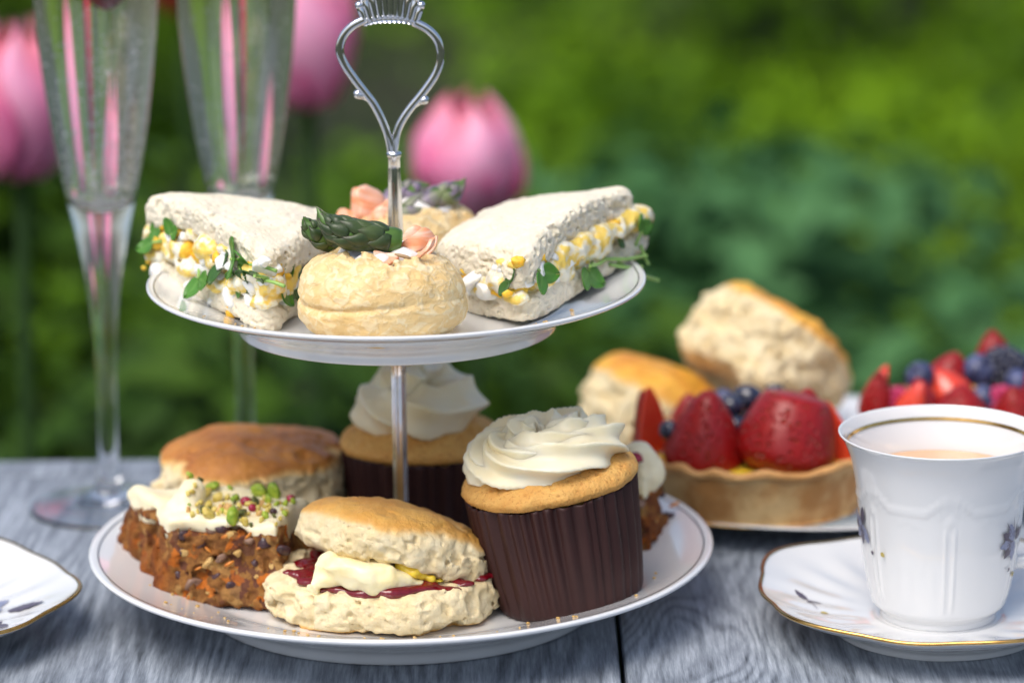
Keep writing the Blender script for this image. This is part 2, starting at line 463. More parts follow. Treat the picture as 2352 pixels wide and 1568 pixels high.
def petal_mesh(w, h, seed):
    rg = np.random.default_rng(seed); nu, nv = 15, 22
    u = np.linspace(-1, 1, nu)[:, None]; v = np.linspace(0, 1, nv)[None, :]
    wid = (np.sin(np.pi * np.clip(v, 0, 1) ** .72) ** .62) * (1 - .12 * v) + .12 * (1 - v)
    rad = w * .5 * (np.sin(np.pi * (.12 + .80 * v)) ** .75)
    ang = u * wid * 1.32
    wob = 1 + .05 * np.sin(3 * v * np.pi + seed) * u
    x = rad * wob * np.sin(ang); yv = -rad * wob * np.cos(ang)
    z = h * v * (1 - .05 * u ** 2) + .003 * np.sin(5 * u + seed)
    V = np.stack([x + 0 * v, yv, z + 0 * u], -1).reshape(-1, 3)
    mid = np.broadcast_to(np.clip(1 - np.abs(u) ** 1.2, 0, 1) + 0 * v, (nu, nv)).ravel()
    tp = np.broadcast_to(np.clip(v * (.8 + .3 * np.abs(u)), 0, 1) + 0 * u, (nu, nv)).ravel()
    return mesh_np('petal', V, grid_faces(nu, nv), True, {'mid': mid, 'tipf': tp})
def tulip(label, x, y, zc, w, h, rz, lean, pm=petal_mat, leafy=2):
    base = np.array([x - lean * .6, y + .01, GZ])
    t = thing('tulip', label, 'tulip', tuple(base), group='pink tulips behind the table')
    zb = zc - h * .5
    path = smooth_curve([base, [x - lean * .35, y + .01, (GZ + zb) * .5], [x, y, zb + .004]], 20)
    V, F = tube(path, np.linspace(.0048, .0040, 20), 8); link('stem', mesh_any('stem', V, F), stem_mat, t)
    for i in range(6):
        inner = i % 2
        me = petal_mesh(w * (.93 if inner else 1.0), h * (1.0 if inner else .97), i + 3 * int(1000 * abs(x)))
        sd = Matrix.Translation((x, y, zb)) @ Euler((0, R(lean * 200), rz + i * math.pi / 3)).to_matrix().to_4x4()
        o = link('petal', me, pm, None); o.parent = t
        o.matrix_basis = wmat(t).inverted() @ sd
        s_ = o.modifiers.new('thickness', 'SOLIDIFY'); s_.thickness = .0009
    for i in range(leafy):
        a = rz + 1.2 + i * 2.7; L = .30 - .05 * i; nu, nv = 5, 16
        u = np.linspace(-1, 1, nu)[:, None]; v = np.linspace(0, 1, nv)[None, :]
        out = .05 + .13 * v ** 1.6; zz = L * v * (1 - .25 * v ** 3)
        wd = .026 * np.sin(np.pi * (.08 + .92 * v)) ** .7
        X = out + .25 * wd * u ** 2; Yv = wd * u + .02 * np.sin(3 * v)
        V = np.stack([base[0] + X * math.cos(a) * .7 - Yv * math.sin(a), base[1] + X * math.sin(a) * .7 + Yv * math.cos(a), base[2] + zz + 0 * u], -1).reshape(-1, 3)
        o = link('leaf', mesh_np('leaf', V, grid_faces(nu, nv)), tulip_leaf, t)
        o.modifiers.new('thickness', 'SOLIDIFY').thickness = .001
def tulip_at(label, cx, cyy, Y, hpx, wpx, **k):
    p = at(cx, cyy, Y=Y); dep = (p - CAMPOS).dot(FW)
    tulip(label, p.x, p.y, p.z, wpx * dep / FPX, hpx * dep / FPX, **k)
tulip_at('pink tulip right of the silver handle, above the right sandwich', 1076, 356, .62, 285, 262, rz=.35, lean=-.015)
tulip_at('large pale pink tulip at the left edge beside the left flute', 42, 222, .50, 355, 262, rz=.9, lean=.02)
tulip_at('pink tulip half hidden behind the second flute, left of the handle', 706, 62, .66, 350, 232, rz=.1, lean=.0)
tulip_at('dark red tulip behind the gap between the two flutes at the top', 420, -110, 1.0, 270, 190, rz=.6, lean=.0, pm=red_petal)

# ------------------------------------------------------------------ the table
def wood(name, swirl):
    m = Mat(name, rough=.5)
    co = m.coord('Object')
    fine = m.noise(1, 5, .62, m.coord('Object', (900, 60, 40)))
    streak = m.noise(1, 4, .6, m.coord('Object', (260, 11, 10)), .4)
    if swirl:
        field = m.noise(1, 2.5, .45, m.coord('Object', (8.5, 3.6, 1), loc=(3.4, 1.7, 0)), .25)
        w = m.math('MULTIPLY_ADD', m.math('SINE', m.math('MULTIPLY', field, 230.)), .5, .5)
        w = m.ramp(w, [(.0, 0), (.45, .75), (1, 1)])
        base = m.math('ADD', m.math('MULTIPLY', w, .13), m.math('ADD', m.math('MULTIPLY', fine, .60), m.math('MULTIPLY', streak, .32)))
    else:
        field = m.noise(1, 1.5, .4, m.coord('Object', (11, 1.1, 1), loc=(8.1, 4, 0)), .2)
        w = m.math('MULTIPLY_ADD', m.math('SINE', m.math('MULTIPLY', field, 260.)), .5, .5)
        base = m.math('ADD', m.math('MULTIPLY', w, .12), m.math('ADD', m.math('MULTIPLY', fine, .54), m.math('MULTIPLY', streak, .38)))
    blot = m.noise(9, 3, .6, co)
    h = m.math('ADD', base, m.math('MULTIPLY', m.math('SUBTRACT', blot, .5), .38))
    m.color(m.ramp(h, [(.27, (.045, .054, .068)), (.41, (.140, .163, .196)), (.55, (.260, .296, .345)), (.74, (.47, .52, .585))]))
    m.set('Roughness', m.ramp(h, [(.3, .58), (.7, .40)]))
    m.bump(h, .55, .0008)
    m.set('Specular IOR Level', .6)
    return m.m
wood_a, wood_b = wood('grey_paint_wood', False), wood('grey_paint_wood_swirl', True)
def box_me(name, sx, sy, sz, bev=.002, seg=2):
    bm = bmesh.new(); bmesh.ops.create_cube(bm, size=1)
    for v in bm.verts: v.co = Vector((v.co.x * sx, v.co.y * sy, v.co.z * sz))
    bmesh.ops.bevel(bm, geom=bm.edges[:], offset=bev, segments=seg, affect='EDGES', profile=.5)
    me = bpy.data.meshes.new(name); bm.to_mesh(me); bm.free()
    for p in me.polygons: p.use_smooth = False
    return me
table = thing('garden_table', 'grey painted wooden plank table under the tea things', 'table', (0, -.2, GZ))
xs = [-.804, -.507, -.21, .0875, .3845, .6815]
for i in range(5):
    w_ = xs[i + 1] - xs[i] - .0018
    o = link('plank', box_me('plank', w_, .962, .024, .0022), wood_b if i == 3 else wood_a, table, Matrix())
    o.location = Vector(((xs[i] + xs[i + 1]) / 2, -.290, -.012)) - Vector((0, -.2, GZ))
o = link('end_board', box_me('end_board', xs[-1] - xs[0], .0265, .024, .003), wood_a, table, Matrix())
o.location = Vector(((xs[0] + xs[-1]) / 2, .2060, -.0122)) - Vector((0, -.2, GZ))
o.rotation_euler = (0, 0, 0)
for sx in (-.70, .60):
    for sy in (-.66, .12):
        o = link('leg', box_me('leg', .05, .05, .42, .003), wood_a, table, Matrix()); o.location = Vector((sx, sy, -.236)) - Vector((0, -.2, GZ))
for sy in (-.66, .12):
    o = link('apron', box_me('apron', 1.25, .02, .06, .002), wood_a, table, Matrix()); o.location = Vector((-.05, sy, -.0555)) - Vector((0, -.2, GZ))

# ------------------------------------------------------------------ china, metal and glass
m = Mat('porcelain', (.73, .74, .75), .12); m.set('Coat Weight', .6); m.set('Coat Roughness', .04)
m.set('Specular IOR Level', .6); m.bump(m.noise(18, 2), .03, .002); porcelain = m.m
m = Mat('bone_china', (.70, .705, .705), .10); m.set('Coat Weight', .6); m.set('Coat Roughness', .03); m.sss(.12, (1, .9, .8), .003); china = m.m
m = Mat('gold_trim', (.72, .42, .12), .16, Metallic=1.0); m.color(m.mix(m.noise(300, 3), (.50, .26, .06), (.85, .56, .20))); gold = m.m
m = Mat('silver_line', (.30, .29, .28), .3, Metallic=1.0); silver_line = m.m
m = Mat('chrome', (.66, .67, .70), .07, Metallic=1.0); m.bump(m.noise(60, 2), .05, .002); chrome = m.m
m = Mat('flute_glass', (1, 1, 1), .0); m.set('Transmission Weight', 1.0); m.set('IOR', 1.5); glass = m.m
m = Mat('champagne_mat', (.985, .975, .95), .0); m.set('Transmission Weight', 1.0); m.set('IOR', 1.345); champagne = m.m
m = Mat('bubble_mat', (.95, .95, .93), .05); m.set('Transmission Weight', .55); m.set('IOR', .76); bubble = m.m

PLATE = [(0, .0115), (.03, .0115), (.06, .0115), (.080, .0119), (.088, .0136), (.098, .0170), (.110, .0209), (.1205, .0244), (.1252, .0260),
         (.1270, .0260), (.1274, .0250), (.1262, .0238), (.121, .0216), (.109, .0172), (.097, .0128), (.088, .0090), (.083, .0052), (.0815, .0008), (.0795, .0),
         (.0775, .0006), (.0765, .0045), (.070, .0060), (.04, .0062), (0, .0062)]
def plate_parts(parent, sc, z0, cx=0, cy=0, nm='lower_plate', line=True, mat=porcelain, zs=1.0):
    V, F = lathe(np.array(PLATE) * [sc, sc * zs], 128, 90)
    V = V + [cx, cy, z0]
    o = link(nm, mesh_np(nm, V, F), mat, parent)
    if line:
        pr = [(.1233, .02545), (.1239, .02565)]
        V, F = lathe(np.array(pr) * [sc, sc * zs], 128); V = V + [cx, cy, z0 + .00012]
        link('rim_line', mesh_np('rim_line', V, F), silver_line, o)
    return o
def plate_z(r, sc=1.0, z0=0.0):
    q = np.array(PLATE[:10]) * sc
    return z0 + float(np.interp(r, q[:, 0], q[:, 1]))
stand = thing('cake_stand', 'two tier white china cake stand with a silver loop handle, holding the food', 'cake stand')
UPS = .0999 / .127; UPZ = .1361 - .026 * UPS
plate_parts(stand, 1.0, 0.0)
plate_parts(stand, UPS, UPZ, nm='upper_plate')
def wz(z): return (0, 0, z)
# rods
fl = 20; a = np.linspace(0, 2 * np.pi, fl * 3, endpoint=False)
cr = np.stack([np.cos(a), np.sin(a)], -1) * (1 + .09 * np.cos(7 * a))[:, None]
V, F = tube([[0, 0, .0115], [0, 0, .05], [0, 0, .09], [0, 0, .124]], .0028, cross=cr); link('lower_rod', mesh_any('lower_rod', V, F), chrome, stand)
ztop = at(904, 355, Y=0).z
zz = np.linspace(.1245, ztop, 12); V, F = tube(np.stack([0 * zz, 0 * zz, zz], -1), np.interp(zz, [.1245, .135, .16, ztop], [.0045, .0033, .0028, .0021]), cross=cr)
link('upper_rod', mesh_any('upper_rod', V, F), chrome, stand)
V, F = lathe([(0, .0), (.0085, .0), (.0088, .0012), (.006, .0022), (.004, .003), (.0035, .006), (0, .006)], 32, 40)
link('washer', mesh_np('washer', V + wz(UPZ + .0115 * UPS), F), chrome, stand); link('washer', mesh_np('washer', V + wz(.0116), F), chrome, stand)
# handle: two grooved arms, curled spurs, a collar and a fan-shaped crown
def zp(x, y):                                  # point of the handle (upright plane through the rod)
    p = at((1100 + x / 1.96) * .57422, (y / 1.96) * .57422, Y=0); return [p.x, 0, p.z]
LA = [(905, 1195), (898, 1130), (880, 1050), (838, 940), (775, 820), (700, 722), (620, 618), (548, 512), (510, 420), (512, 350), (545, 272), (610, 205), (715, 150)]
RA = [(938, 1195), (945, 1130), (955, 1050), (992, 955), (1062, 850), (1140, 755), (1212, 660), (1268, 570), (1298, 480), (1298, 400), (1268, 310), (1195, 232), (1085, 175)]
dbl = np.array([[np.cos(t) * (1.0 + .0), (np.sin(t) * .62 + (.62 if np.sin(t) > 0 else -.62) * min(1, abs(np.sin(t)) * 3))] for t in np.linspace(0, 2 * np.pi, 24, endpoint=False)])
dbl = dbl * [.95, .82]
hd = None
for pts in (LA, RA):
    path = smooth_curve([zp(*q) for q in pts], 70)
    V, F = tube(path, np.interp(np.linspace(0, 1, 70), [0, .15, .5, 1], [.0013, .0016, .00165, .0017]), cross=dbl)
    o = link('handle_arm', mesh_any('handle_arm', V, F), chrome, stand)
for pts in ([(835, 935), (790, 850), (735, 785), (690, 755), (650, 740)], [(1000, 945), (1050, 870), (1100, 825), (1140, 800), (1172, 785)]):
    path = smooth_curve([zp(*q) for q in pts], 24)
    V, F = tube(path, np.interp(np.linspace(0, 1, 24), [0, .7, .85, 1], [.0010, .0012, .0018, .0017]), 14)
    Vb = ICO3[0] * .0019 + path[-1]
    V, F = join([(V, F), (Vb, tri2quad(ICO3[1]))])
    link('handle_spur', mesh_any('handle_spur', V, F), chrome, stand)
V, F = lathe([(.0, -.0012), (.0026, -.001), (.0031, 0), (.0026, .001), (0, .0012)], 24, 20); link('collar', mesh_np('collar', V + wz(ztop), F), chrome, stand)
cc0 = np.array(zp(905, 560))
for i in range(11):
    tt_ = (i - 5) / 5
    b0 = np.array(zp(905 + tt_ * 195, 145 + 40 * abs(tt_) ** 2.2)); ang = tt_ * .55
    L = .0075 + .0075 * (1 - abs(tt_) ** 1.3)
    d_ = np.array([math.sin(ang * .6), 0, math.cos(ang * .6)])
    path = np.array([b0 + d_ * L * s for s in np.linspace(-.12, 1, 10)]) + np.array([0, 0, 0])
    V, F = tube(path, np.interp(np.linspace(0, 1, 10), [0, .15, .75, 1], [.0011, .0015, .0017, .0013]), 12)
    Vb = ICO3[0] * .00175 + path[-1]
    V, F = join([(V, F), (Vb, tri2quad(ICO3[1]))])
    link('crown_flute', mesh_any('crown_flute', V, F), chrome, stand)
V, F = tube(smooth_curve([zp(690, 165), zp(800, 140), zp(905, 135), zp(1000, 145), zp(1110, 185)], 20), .0013, 12); link('crown_band', mesh_any('crown_band', V, F), chrome, stand)

# ---- champagne flutes
FO = [(0, .0032), (.012, .0036), (.006, .0085), (.0046, .018), (.0040, .04), (.0040, .075), (.0050, .100), (.0082, .118), (.0118, .130), (.0150, .142), (.0205, .170), (.0250, .205), (.0272, .235), (.0275, .262)]
FOOT = [(0, .0034), (.010, .0030), (.022, .0016), (.0345, .0002), (.0358, .0006), (.0355, .0014), (.034, .0018), (.022, .0032), (.011, .0058), (.0062, .0105), (.0048, .020), (.0043, .04), (.0047, .068), (.0060, .089),
        (.0083, .108), (.0115, .125), (.0148, .140), (.0205, .170), (.0250, .205), (.0272, .235), (.0276, .2625), (.0270, .2630),
        (.0264, .2622), (.0260, .235), (.0238, .205), (.0193, .170), (.0138, .147), (.0095, .1405), (.004, .1375), (0, .1370)]
LIQ = [(0, .1369), (.004, .1374), (.0096, .1404), (.01392, .147), (.01942, .170), (.02392, .205), (.02610, .235), (.02615, .2465), (.0258, .2460), (.020, .2458), (0, .2458)]
def flute(label, champ_label, x, y, sc, tilt, nb, seed, streamy):
    t = thing('champagne_flute', label, 'champagne flute', (x, y, 0), (0, 0, 0), group='champagne flutes behind the cake stand')
    V, F = lathe(FOOT, 72, 150); V[:, 0] += tilt * V[:, 2]
    link('glass', mesh_np('glass', V * sc + [x, y, .0002], F), glass, t)
    V, F = lathe(LIQ, 72, 60); V[:, 0] += tilt * V[:, 2]
    lq = link('champagne', mesh_np('champagne', V * sc + [x, y, .0002], F), champagne, t)
    rg = np.random.default_rng(seed); q = np.array(LIQ[:8]); parts = []
    for i in range(nb):
        z = .1395 + .105 * rg.random() ** streamy
        rr = np.interp(z, q[:, 1], q[:, 0]); a = rg.uniform(0, 6.283)
        r_ = rr * (1 - .04 - .9 * rg.random() ** 4.0)
        br = rg.uniform(.00026, .00060) * (1.5 if rg.random() < .06 else 1)
        r_ = min(r_, rr - br * 1.8)
        c = np.array([r_ * math.cos(a) + tilt * z, r_ * math.sin(a), z])
        parts.append((ICO1[0] * br + c, ICO1[1]))
    V, F = join(parts)
    b = link('bubbles', mesh_np('bubbles', V * sc + [x, y, .0002], F), bubble, lq); b['kind'] = 'stuff'
    return t
flute('near champagne flute full of fine bubbles at the left edge, pale wine', '', at(250, 1165, z=0).x + .0005, .138, 1.0, .012, 1100, 1, 2.8)
flute('champagne flute standing farther back, just left of the cake stand handle', '', at(568, 1115, z=0).x, .165, .985, .010, 380, 2, 3.6)
m = Mat('berry_red', (.42, .012, .015), .22); m.bump(m.voro(900), .5, .0006); m.sss(.2, (1, .2, .15), .003); berry_red = m.m

# ---- saucers and the tea cup
SAU = [(0, .0060), (.020, .0060), (.0245, .0058), (.027, .0066), (.034, .0074), (.048, .0100), (.060, .0135), (.069, .0166), (.0726, .0182), (.0735, .0182),
       (.0737, .0175), (.0722, .0164), (.066, .0132), (.055, .0090), (.046, .0056), (.0425, .0030), (.0418, .0004), (.0405, .0), (.0390, .0006), (.0380, .0030), (.02, .0040), (0, .0040)]
def sau_warp(ph):
    def f(T, r, z, s):
        w = np.clip((r - .030) / .0435, 0, 1) ** 1.6
        c = np.cos(5 * (T - ph)); k = np.sign(c) * np.abs(c) ** .75
        r2 = r * (1 + w * (.030 * k - .010 + .012 * np.cos(10 * (T - ph))))
        z2 = z + w * .0010 * np.cos(5 * (T - ph))
        flut = np.exp(-((r - .052) / .012) ** 2)
        z2 = z2 + .00045 * flut * np.cos(20 * (T - ph)) * (s < .45)
        return r2, z2
    return f
sau_q = np.array(SAU[:10])
m = Mat('motif_grey', (.12, .10, .14), .3); m.color(m.mix(m.noise(500, 3), (.030, .026, .036), (.16, .13, .18))); motif = m.m
m = Mat('motif_blue', (.25, .28, .42), .3); m.color(m.mix(m.noise(400, 3), (.10, .12, .22), (.36, .38, .50))); motif_b = m.m
m = Mat('motif_gold', (.45, .36, .10), .3); motif_g = m.m
def leaf_outline(L, W, n=9, jag=0):
    t = np.linspace(0, 1, n); w = W * np.sin(np.pi * t ** .8) ** .8 * (1 + jag * ((np.arange(n) % 2) * 2 - 1))
    top = np.stack([t * L, w], -1); bot = np.stack([t[::-1][1:-1] * L, -w[::-1][1:-1]], -1)
    return np.vstack([top, bot])
def motif_shapes(kind):
    """list of (outline, material) in metres on a flat sheet"""
    out = []
    def put(o, ang, dx, dy, mt):
        c, s = math.cos(ang), math.sin(ang); out.append((o @ np.array([[c, s], [-s, c]]) + [dx, dy], mt))
    if kind == 'bud':
        put(leaf_outline(.0085, .0017, 9, .15), 2.6, .000, .000, motif); put(leaf_outline(.0065, .0012), .5, .000, -.0008, motif)
        put(leaf_outline(.004, .0010), -1.2, .0012, -.0004, motif); put(leaf_outline(.010, .00022), -.75, .001, -.001, motif)
        put(leaf_outline(.0034, .0013), .1, .0095, -.0085, motif_g)
    elif kind == 'spray':
        for k, a_ in enumerate((1.9, 2.5, 3.2, 3.9, 4.6)): put(leaf_outline(.0085, .0021, 9, .18), a_, 0, 0, motif if k % 2 else motif_b)
        for a_ in (1.2, 1.6, 2.1): put(leaf_outline(.010, .00022), a_, .000, .001, motif)
        put(leaf_outline(.0075, .0016), .6, .001, 0, motif); put(leaf_outline(.0020, .0008), 4.2, -.0015, -.011, motif)
        put(leaf_outline(.0024, .0010), 4.9, .0025, -.0145, motif_g)
    else:
        for k in range(6): put(leaf_outline(.012, .0040, 9, .1), k * 1.05 + .2, 0, 0, motif_b)
        put(leaf_outline(.0155, .0030, 9, .15), -.35, .010, -.0115, motif); put(leaf_outline(.011, .00025), 2.6, .010, -.0115, motif)
        put(leaf_outline(.011, .0020), 1.6, .004, .012, motif_b); put(leaf_outline(.012, .0003), -1.9, .006, -.010, motif_g)
    return out
def decal(parent, kind, fn, rot=0):
    c, s = math.cos(rot), math.sin(rot)
    for o, mt in motif_shapes(kind):
        o = o @ np.array([[c, s], [-s, c]]); ctr = o.mean(0)
        ring = [ctr[None]] + [ctr + (o - ctr) * q for q in (.5, 1.0)]
        P = np.vstack(ring); n_ = len(o)
        V = np.array([fn(u, v) for u, v in P])
        i = np.arange(n_); j = (i + 1) % n_
        F = np.vstack([np.stack([np.zeros(n_, int), 1 + i, 1 + j, 1 + j], -1), np.stack([1 + i, 1 + n_ + i, 1 + n_ + j, 1 + j], -1)])
        link('painted_leaf', mesh_any('painted_leaf', V, F), mt, parent)
def saucer(label, x, y, ph, decs):
    t = thing('saucer', label, 'saucer', (x, y, 0), group='scalloped saucers')
    fw = sau_warp(ph)
    V, F = lathe(SAU, 180, 100, fw); b = link('dish', mesh_np('dish', V + [x, y, 0], F), china, t)
    V, F = lathe([(.0722, .01835), (.0732, .0187), (.0740, .0182), (.0737, .0173)], 180, 8, fw); V[:, 2] += .0001
    link('gold_edge', mesh_np('gold_edge', V + [x, y, 0], F), gold, t)
    for kind, dx, dy, rot in decs:
        def fn(u, v, dx=dx, dy=dy):
            q = np.hypot(dx + u, dy + v); th = math.atan2(dy + v, dx + u)
            z = np.interp(q, sau_q[:, 0], sau_q[:, 1]); w = np.clip((q - .030) / .0435, 0, 1) ** 1.6
            return [x + dx + u, y + dy + v, z + w * .0010 * math.cos(5 * (th - ph)) + .00045 * math.exp(-((q - .052) / .012) ** 2) * math.cos(20 * (th - ph)) + .00035]
        decal(t, kind, fn, rot)
    return t
CX, CY = .2150, -.0420
saucer('scalloped white saucer with a gold edge under the tea cup', CX, CY, 2.55, [('bud', -.052, .004, -.5)])
saucer('scalloped gold edged saucer with blue grey flowers at the left edge', -.203, -.036, -.05, [('flower', .034, .006, .2), ('bud', .046, -.022, 2.6)])
CUPO = [(0, .0135), (.018, .0135), (.0208, .0115), (.0216, .0060), (.0224, .0057), (.0231, .0063), (.0232, .0085), (.0243, .0098), (.0262, .0118), (.0274, .0150), (.0293, .0230), (.0311, .0350), (.0322, .0465), (.0333, .0575),
        (.0357, .0705), (.0390, .0788), (.0405, .0806), (.0404, .0813), (.0395, .0807), (.0374, .0765), (.0340, .0670), (.0319, .0560), (.0304, .0430), (.0278, .0230), (.021, .0152), (.010, .0142), (0, .0142)]
def cup_relief(T, r, z, s):
    outer = (s < .62) & (z > .013)
    k = 6; ph = .52
    d = np.angle(np.exp(1j * k * (T - ph))) / k
    rib = np.exp(-((np.abs(d) - .055) / .016) ** 2) * np.clip((z - .014) / .004, 0, 1) * np.clip((.052 - z) / .004, 0, 1)
    zs = .0585 + .0032 * np.cos(k * (T - ph)) + .0012 * np.cos(2 * k * (T - ph))
    scr = np.exp(-((z - zs) / .0009) ** 2) + .7 * np.exp(-((z - zs + .0034 + .002 * np.sin(k * (T - ph)) ** 2) / .0007) ** 2) * (np.abs(np.cos(k * (T - ph))) ** 2)
    scr += .8 * np.exp(-((z - .0535) / .0016) ** 2) * np.exp(-(d / .05) ** 2)
    return r + outer * (.0006 * rib + .0006 * scr), z
cup = thing('tea_cup', 'white china tea cup with a gold inner band, filled with milky tea', 'cup', (CX, CY, .006))
V, F = lathe(CUPO, 300, 190, cup_relief); link('cup_body', mesh_np('cup_body', V + [CX, CY, 0], F), china, cup)
V2, F2 = lathe([(.0372, .0770), (.0367, .0757)], 128, 5); link('gold_band', mesh_np('gold_band', V2 + [CX, CY, 0], F2), gold, cup)
hp = smooth_curve([(.033, 0, .064), (.046, 0, .068), (.056, 0, .060), (.056, 0, .044), (.046, 0, .030), (.0295, 0, .027)], 40)
V, F = tube(hp + np.array([CX, CY, 0]), .0030, 12); link('cup_handle', mesh_any('cup_handle', V, F), china, cup)
m = Mat('tea_mat', (.62, .38, .22), .06); m.sss(.3, (1, .6, .3), .004); tea_mat = m.m
V, F = lathe([(0, .0640), (.02, .0640), (.0320, .0640), (.0332, .0643)], 96); link('tea', mesh_np('tea', V + [CX, CY, 0], F), tea_mat, cup)
cupq = np.array(CUPO[6:17])
def cup_fn(th0, z0):
    def fn(u, v):
        z = z0 + v; r_ = np.interp(z, cupq[:, 1], cupq[:, 0]) + .0009; th = th0 + u / .031
        return [CX + r_ * math.cos(th), CY + r_ * math.sin(th), z]
    return fn
decal(cup, 'spray', cup_fn(R(-36), .042), .1)
decal(cup, 'spray', cup_fn(R(-165), .046), .8)

# ---- the plate with the tarts
TPX, TPY = .180, .162
tp = thing('dessert_plate', 'white plate at the back right carrying the fruit tarts and plain scones', 'plate', (TPX, TPY, 0))
plate_parts(tp, .88, 0, TPX, TPY, 'dish', zs=.58)
TZ = .0115 * .88 * .58

# ================================================================== food
def crumb_mat(name, base, alt, dark, scale=500, rough=.85, bump=.6, sss=.2):
    m = Mat(name, rough=rough)
    n1 = m.noise(scale * .25, 3); n2 = m.noise(scale, 3, .65)
    c = m.mix(m.ramp(n1, [(.35, 0), (.65, 1)]), base, alt)
    c = m.mix(m.ramp(n2, [(.30, .55), (.48, 0)]), c, dark)
    m.color(c); m.bump(n2, bump, .0008); m.bump(m.noise(scale * 2.6, 2, .7), bump * .6, .0004)
    m.sss(sss, (1, .75, .5), .002)
    return m.m
bread_mat = crumb_mat('bread_crumb', (.785, .725, .585), (.75, .675, .51), (.64, .55, .39), 560, bump=.8, sss=.25)
m = Mat('egg_white', (.86, .86, .81), .28); m.sss(.5, (1, .9, .7), .004); m.bump(m.noise(250, 2), .15, .001); egg_white = m.m
m = Mat('egg_yolk', rough=.55); m.color(m.mix(m.ramp(m.noise(420, 3), [(.35, 0), (.65, 1)]), (.84, .42, .010), (.87, .60, .06))); m.bump(m.noise(900, 3), .6, .0008); m.sss(.3, (1, .6, .15), .003); egg_yolk = m.m
m = Mat('mayo_egg', rough=.35); m.color(m.mix(m.ramp(m.noise(190, 3), [(.43, 0), (.55, 1)]), (.83, .79, .64), (.84, .60, .12))); m.bump(m.noise(500, 3), .4, .0008); m.sss(.4, (1, .85, .5), .004); mayo = m.m
m = Mat('cress_green', rough=.38); v_ = m.attr('vein')
m.color(m.mix(v_, m.mix(m.noise(180, 2), (.045, .15, .012), (.085, .24, .025)), (.20, .36, .09))); m.bump(m.noise(700, 2), .2, .0004); m.sss(.15, (.4, 1, .2), .002); cress = m.m
m = Mat('cress_dark', rough=.4); m.color(m.mix(m.noise(180, 2), (.018, .070, .006), (.045, .13, .012))); m.bump(m.noise(700, 2), .2, .0004); cress_dk = m.m
m = Mat('cress_stem', (.28, .46, .12), .35); m.sss(.3, (.6, 1, .3), .002); cress_stem = m.m

def cress_leaf_mesh(name, L, curl, seed):
    """two heart-shaped lobes joined at the stalk"""
    parts = []; vein = []
    for sd in (-1, 1):
        nu, nv = 9, 9; u = np.linspace(0, 1, nu)[:, None]; v = np.linspace(-1, 1, nv)[None, :]
        w = .42 * np.sin(np.pi * np.clip(u, 0, 1) ** .75) ** .65 + .02
        notch = .16 * np.exp(-(v / .35) ** 2) * u ** 4
        a = u * (1 - notch); b = w * v
        x = a * L; y = b * L; z = curl * L * (a ** 2) + .10 * L * v ** 2 * u + .02 * L * np.sin(6 * a + seed)
        th = sd * .95
        X = x * math.cos(th) - y * math.sin(th); Y = x * math.sin(th) + y * math.cos(th)
        parts.append((np.stack([X, Y, z + 0 * v], -1).reshape(-1, 3), grid_faces(nu, nv)))
        vein.append(np.broadcast_to(.5 * np.exp(-(v / .12) ** 2) * (1 - u * .6), (nu, nv)).ravel())
    V, F = join(parts)
    return mesh_np(name, V, F, True, {'vein': np.concatenate(vein)})
def put_cress(parent, p, L, nrm, spin, stem_to=None, curl=.15, mat=cress, seed=1):
    """leaf at p facing nrm"""
    me = cress_leaf_mesh('cress_leaf', L, curl, seed)
    q = Vector(nrm).to_track_quat('Z', 'Y').to_matrix().to_4x4()
    o = link('cress_leaf', me, mat); o.parent = parent
    o.matrix_basis = wmat(parent).inverted() @ Matrix.Translation(p) @ q @ Matrix.Rotation(spin, 4, 'Z')
    o.modifiers.new('thickness', 'SOLIDIFY').thickness = .0004
    if stem_to is not None:
        a = np.array(p); b = np.array(stem_to)
        V, F = tube(smooth_curve([a, (a + b) / 2 + [0, -.001, .001], b], 10), np.linspace(.0006, .0008, 10), 6)
        link('cress_stem', mesh_any('cress_stem', V, F), cress_stem, parent)
    return o

def chunk_mesh(name, size, seed, flat=.18, sub=ICO3):
    """irregular cut piece: a ball cut by a few planes"""
    rg = np.random.default_rng(seed); V = sub[0].copy(); V = np.sign(V) * np.abs(V) ** .62; V = V @ euler_m(*rg.uniform(-.5, .5, 3)).T
    for k in range(5):
        n_ = rg.normal(size=3); n_ /= np.linalg.norm(n_); d = rg.uniform(.55, .9)
        over = np.maximum(V @ n_ - d, 0); V -= over[:, None] * n_ * .99
    V = V * (1 + flat * .5 * noise(V, .7, seed)[:, None])
    V = V / np.abs(V).max(0) * np.asarray(size) * .5
    return mesh_np(name, V, sub[1])
def put(name, me, mat, parent, p, rot=(0, 0, 0), sc=1):
    o = link(name, me, mat); o.parent = parent
    o.matrix_basis = wmat(parent).inverted() @ Matrix.LocRotScale(Vector(p), Euler(rot), Vector((sc, sc, sc)) if not hasattr(sc, '__len__') else Vector(sc))
    return o

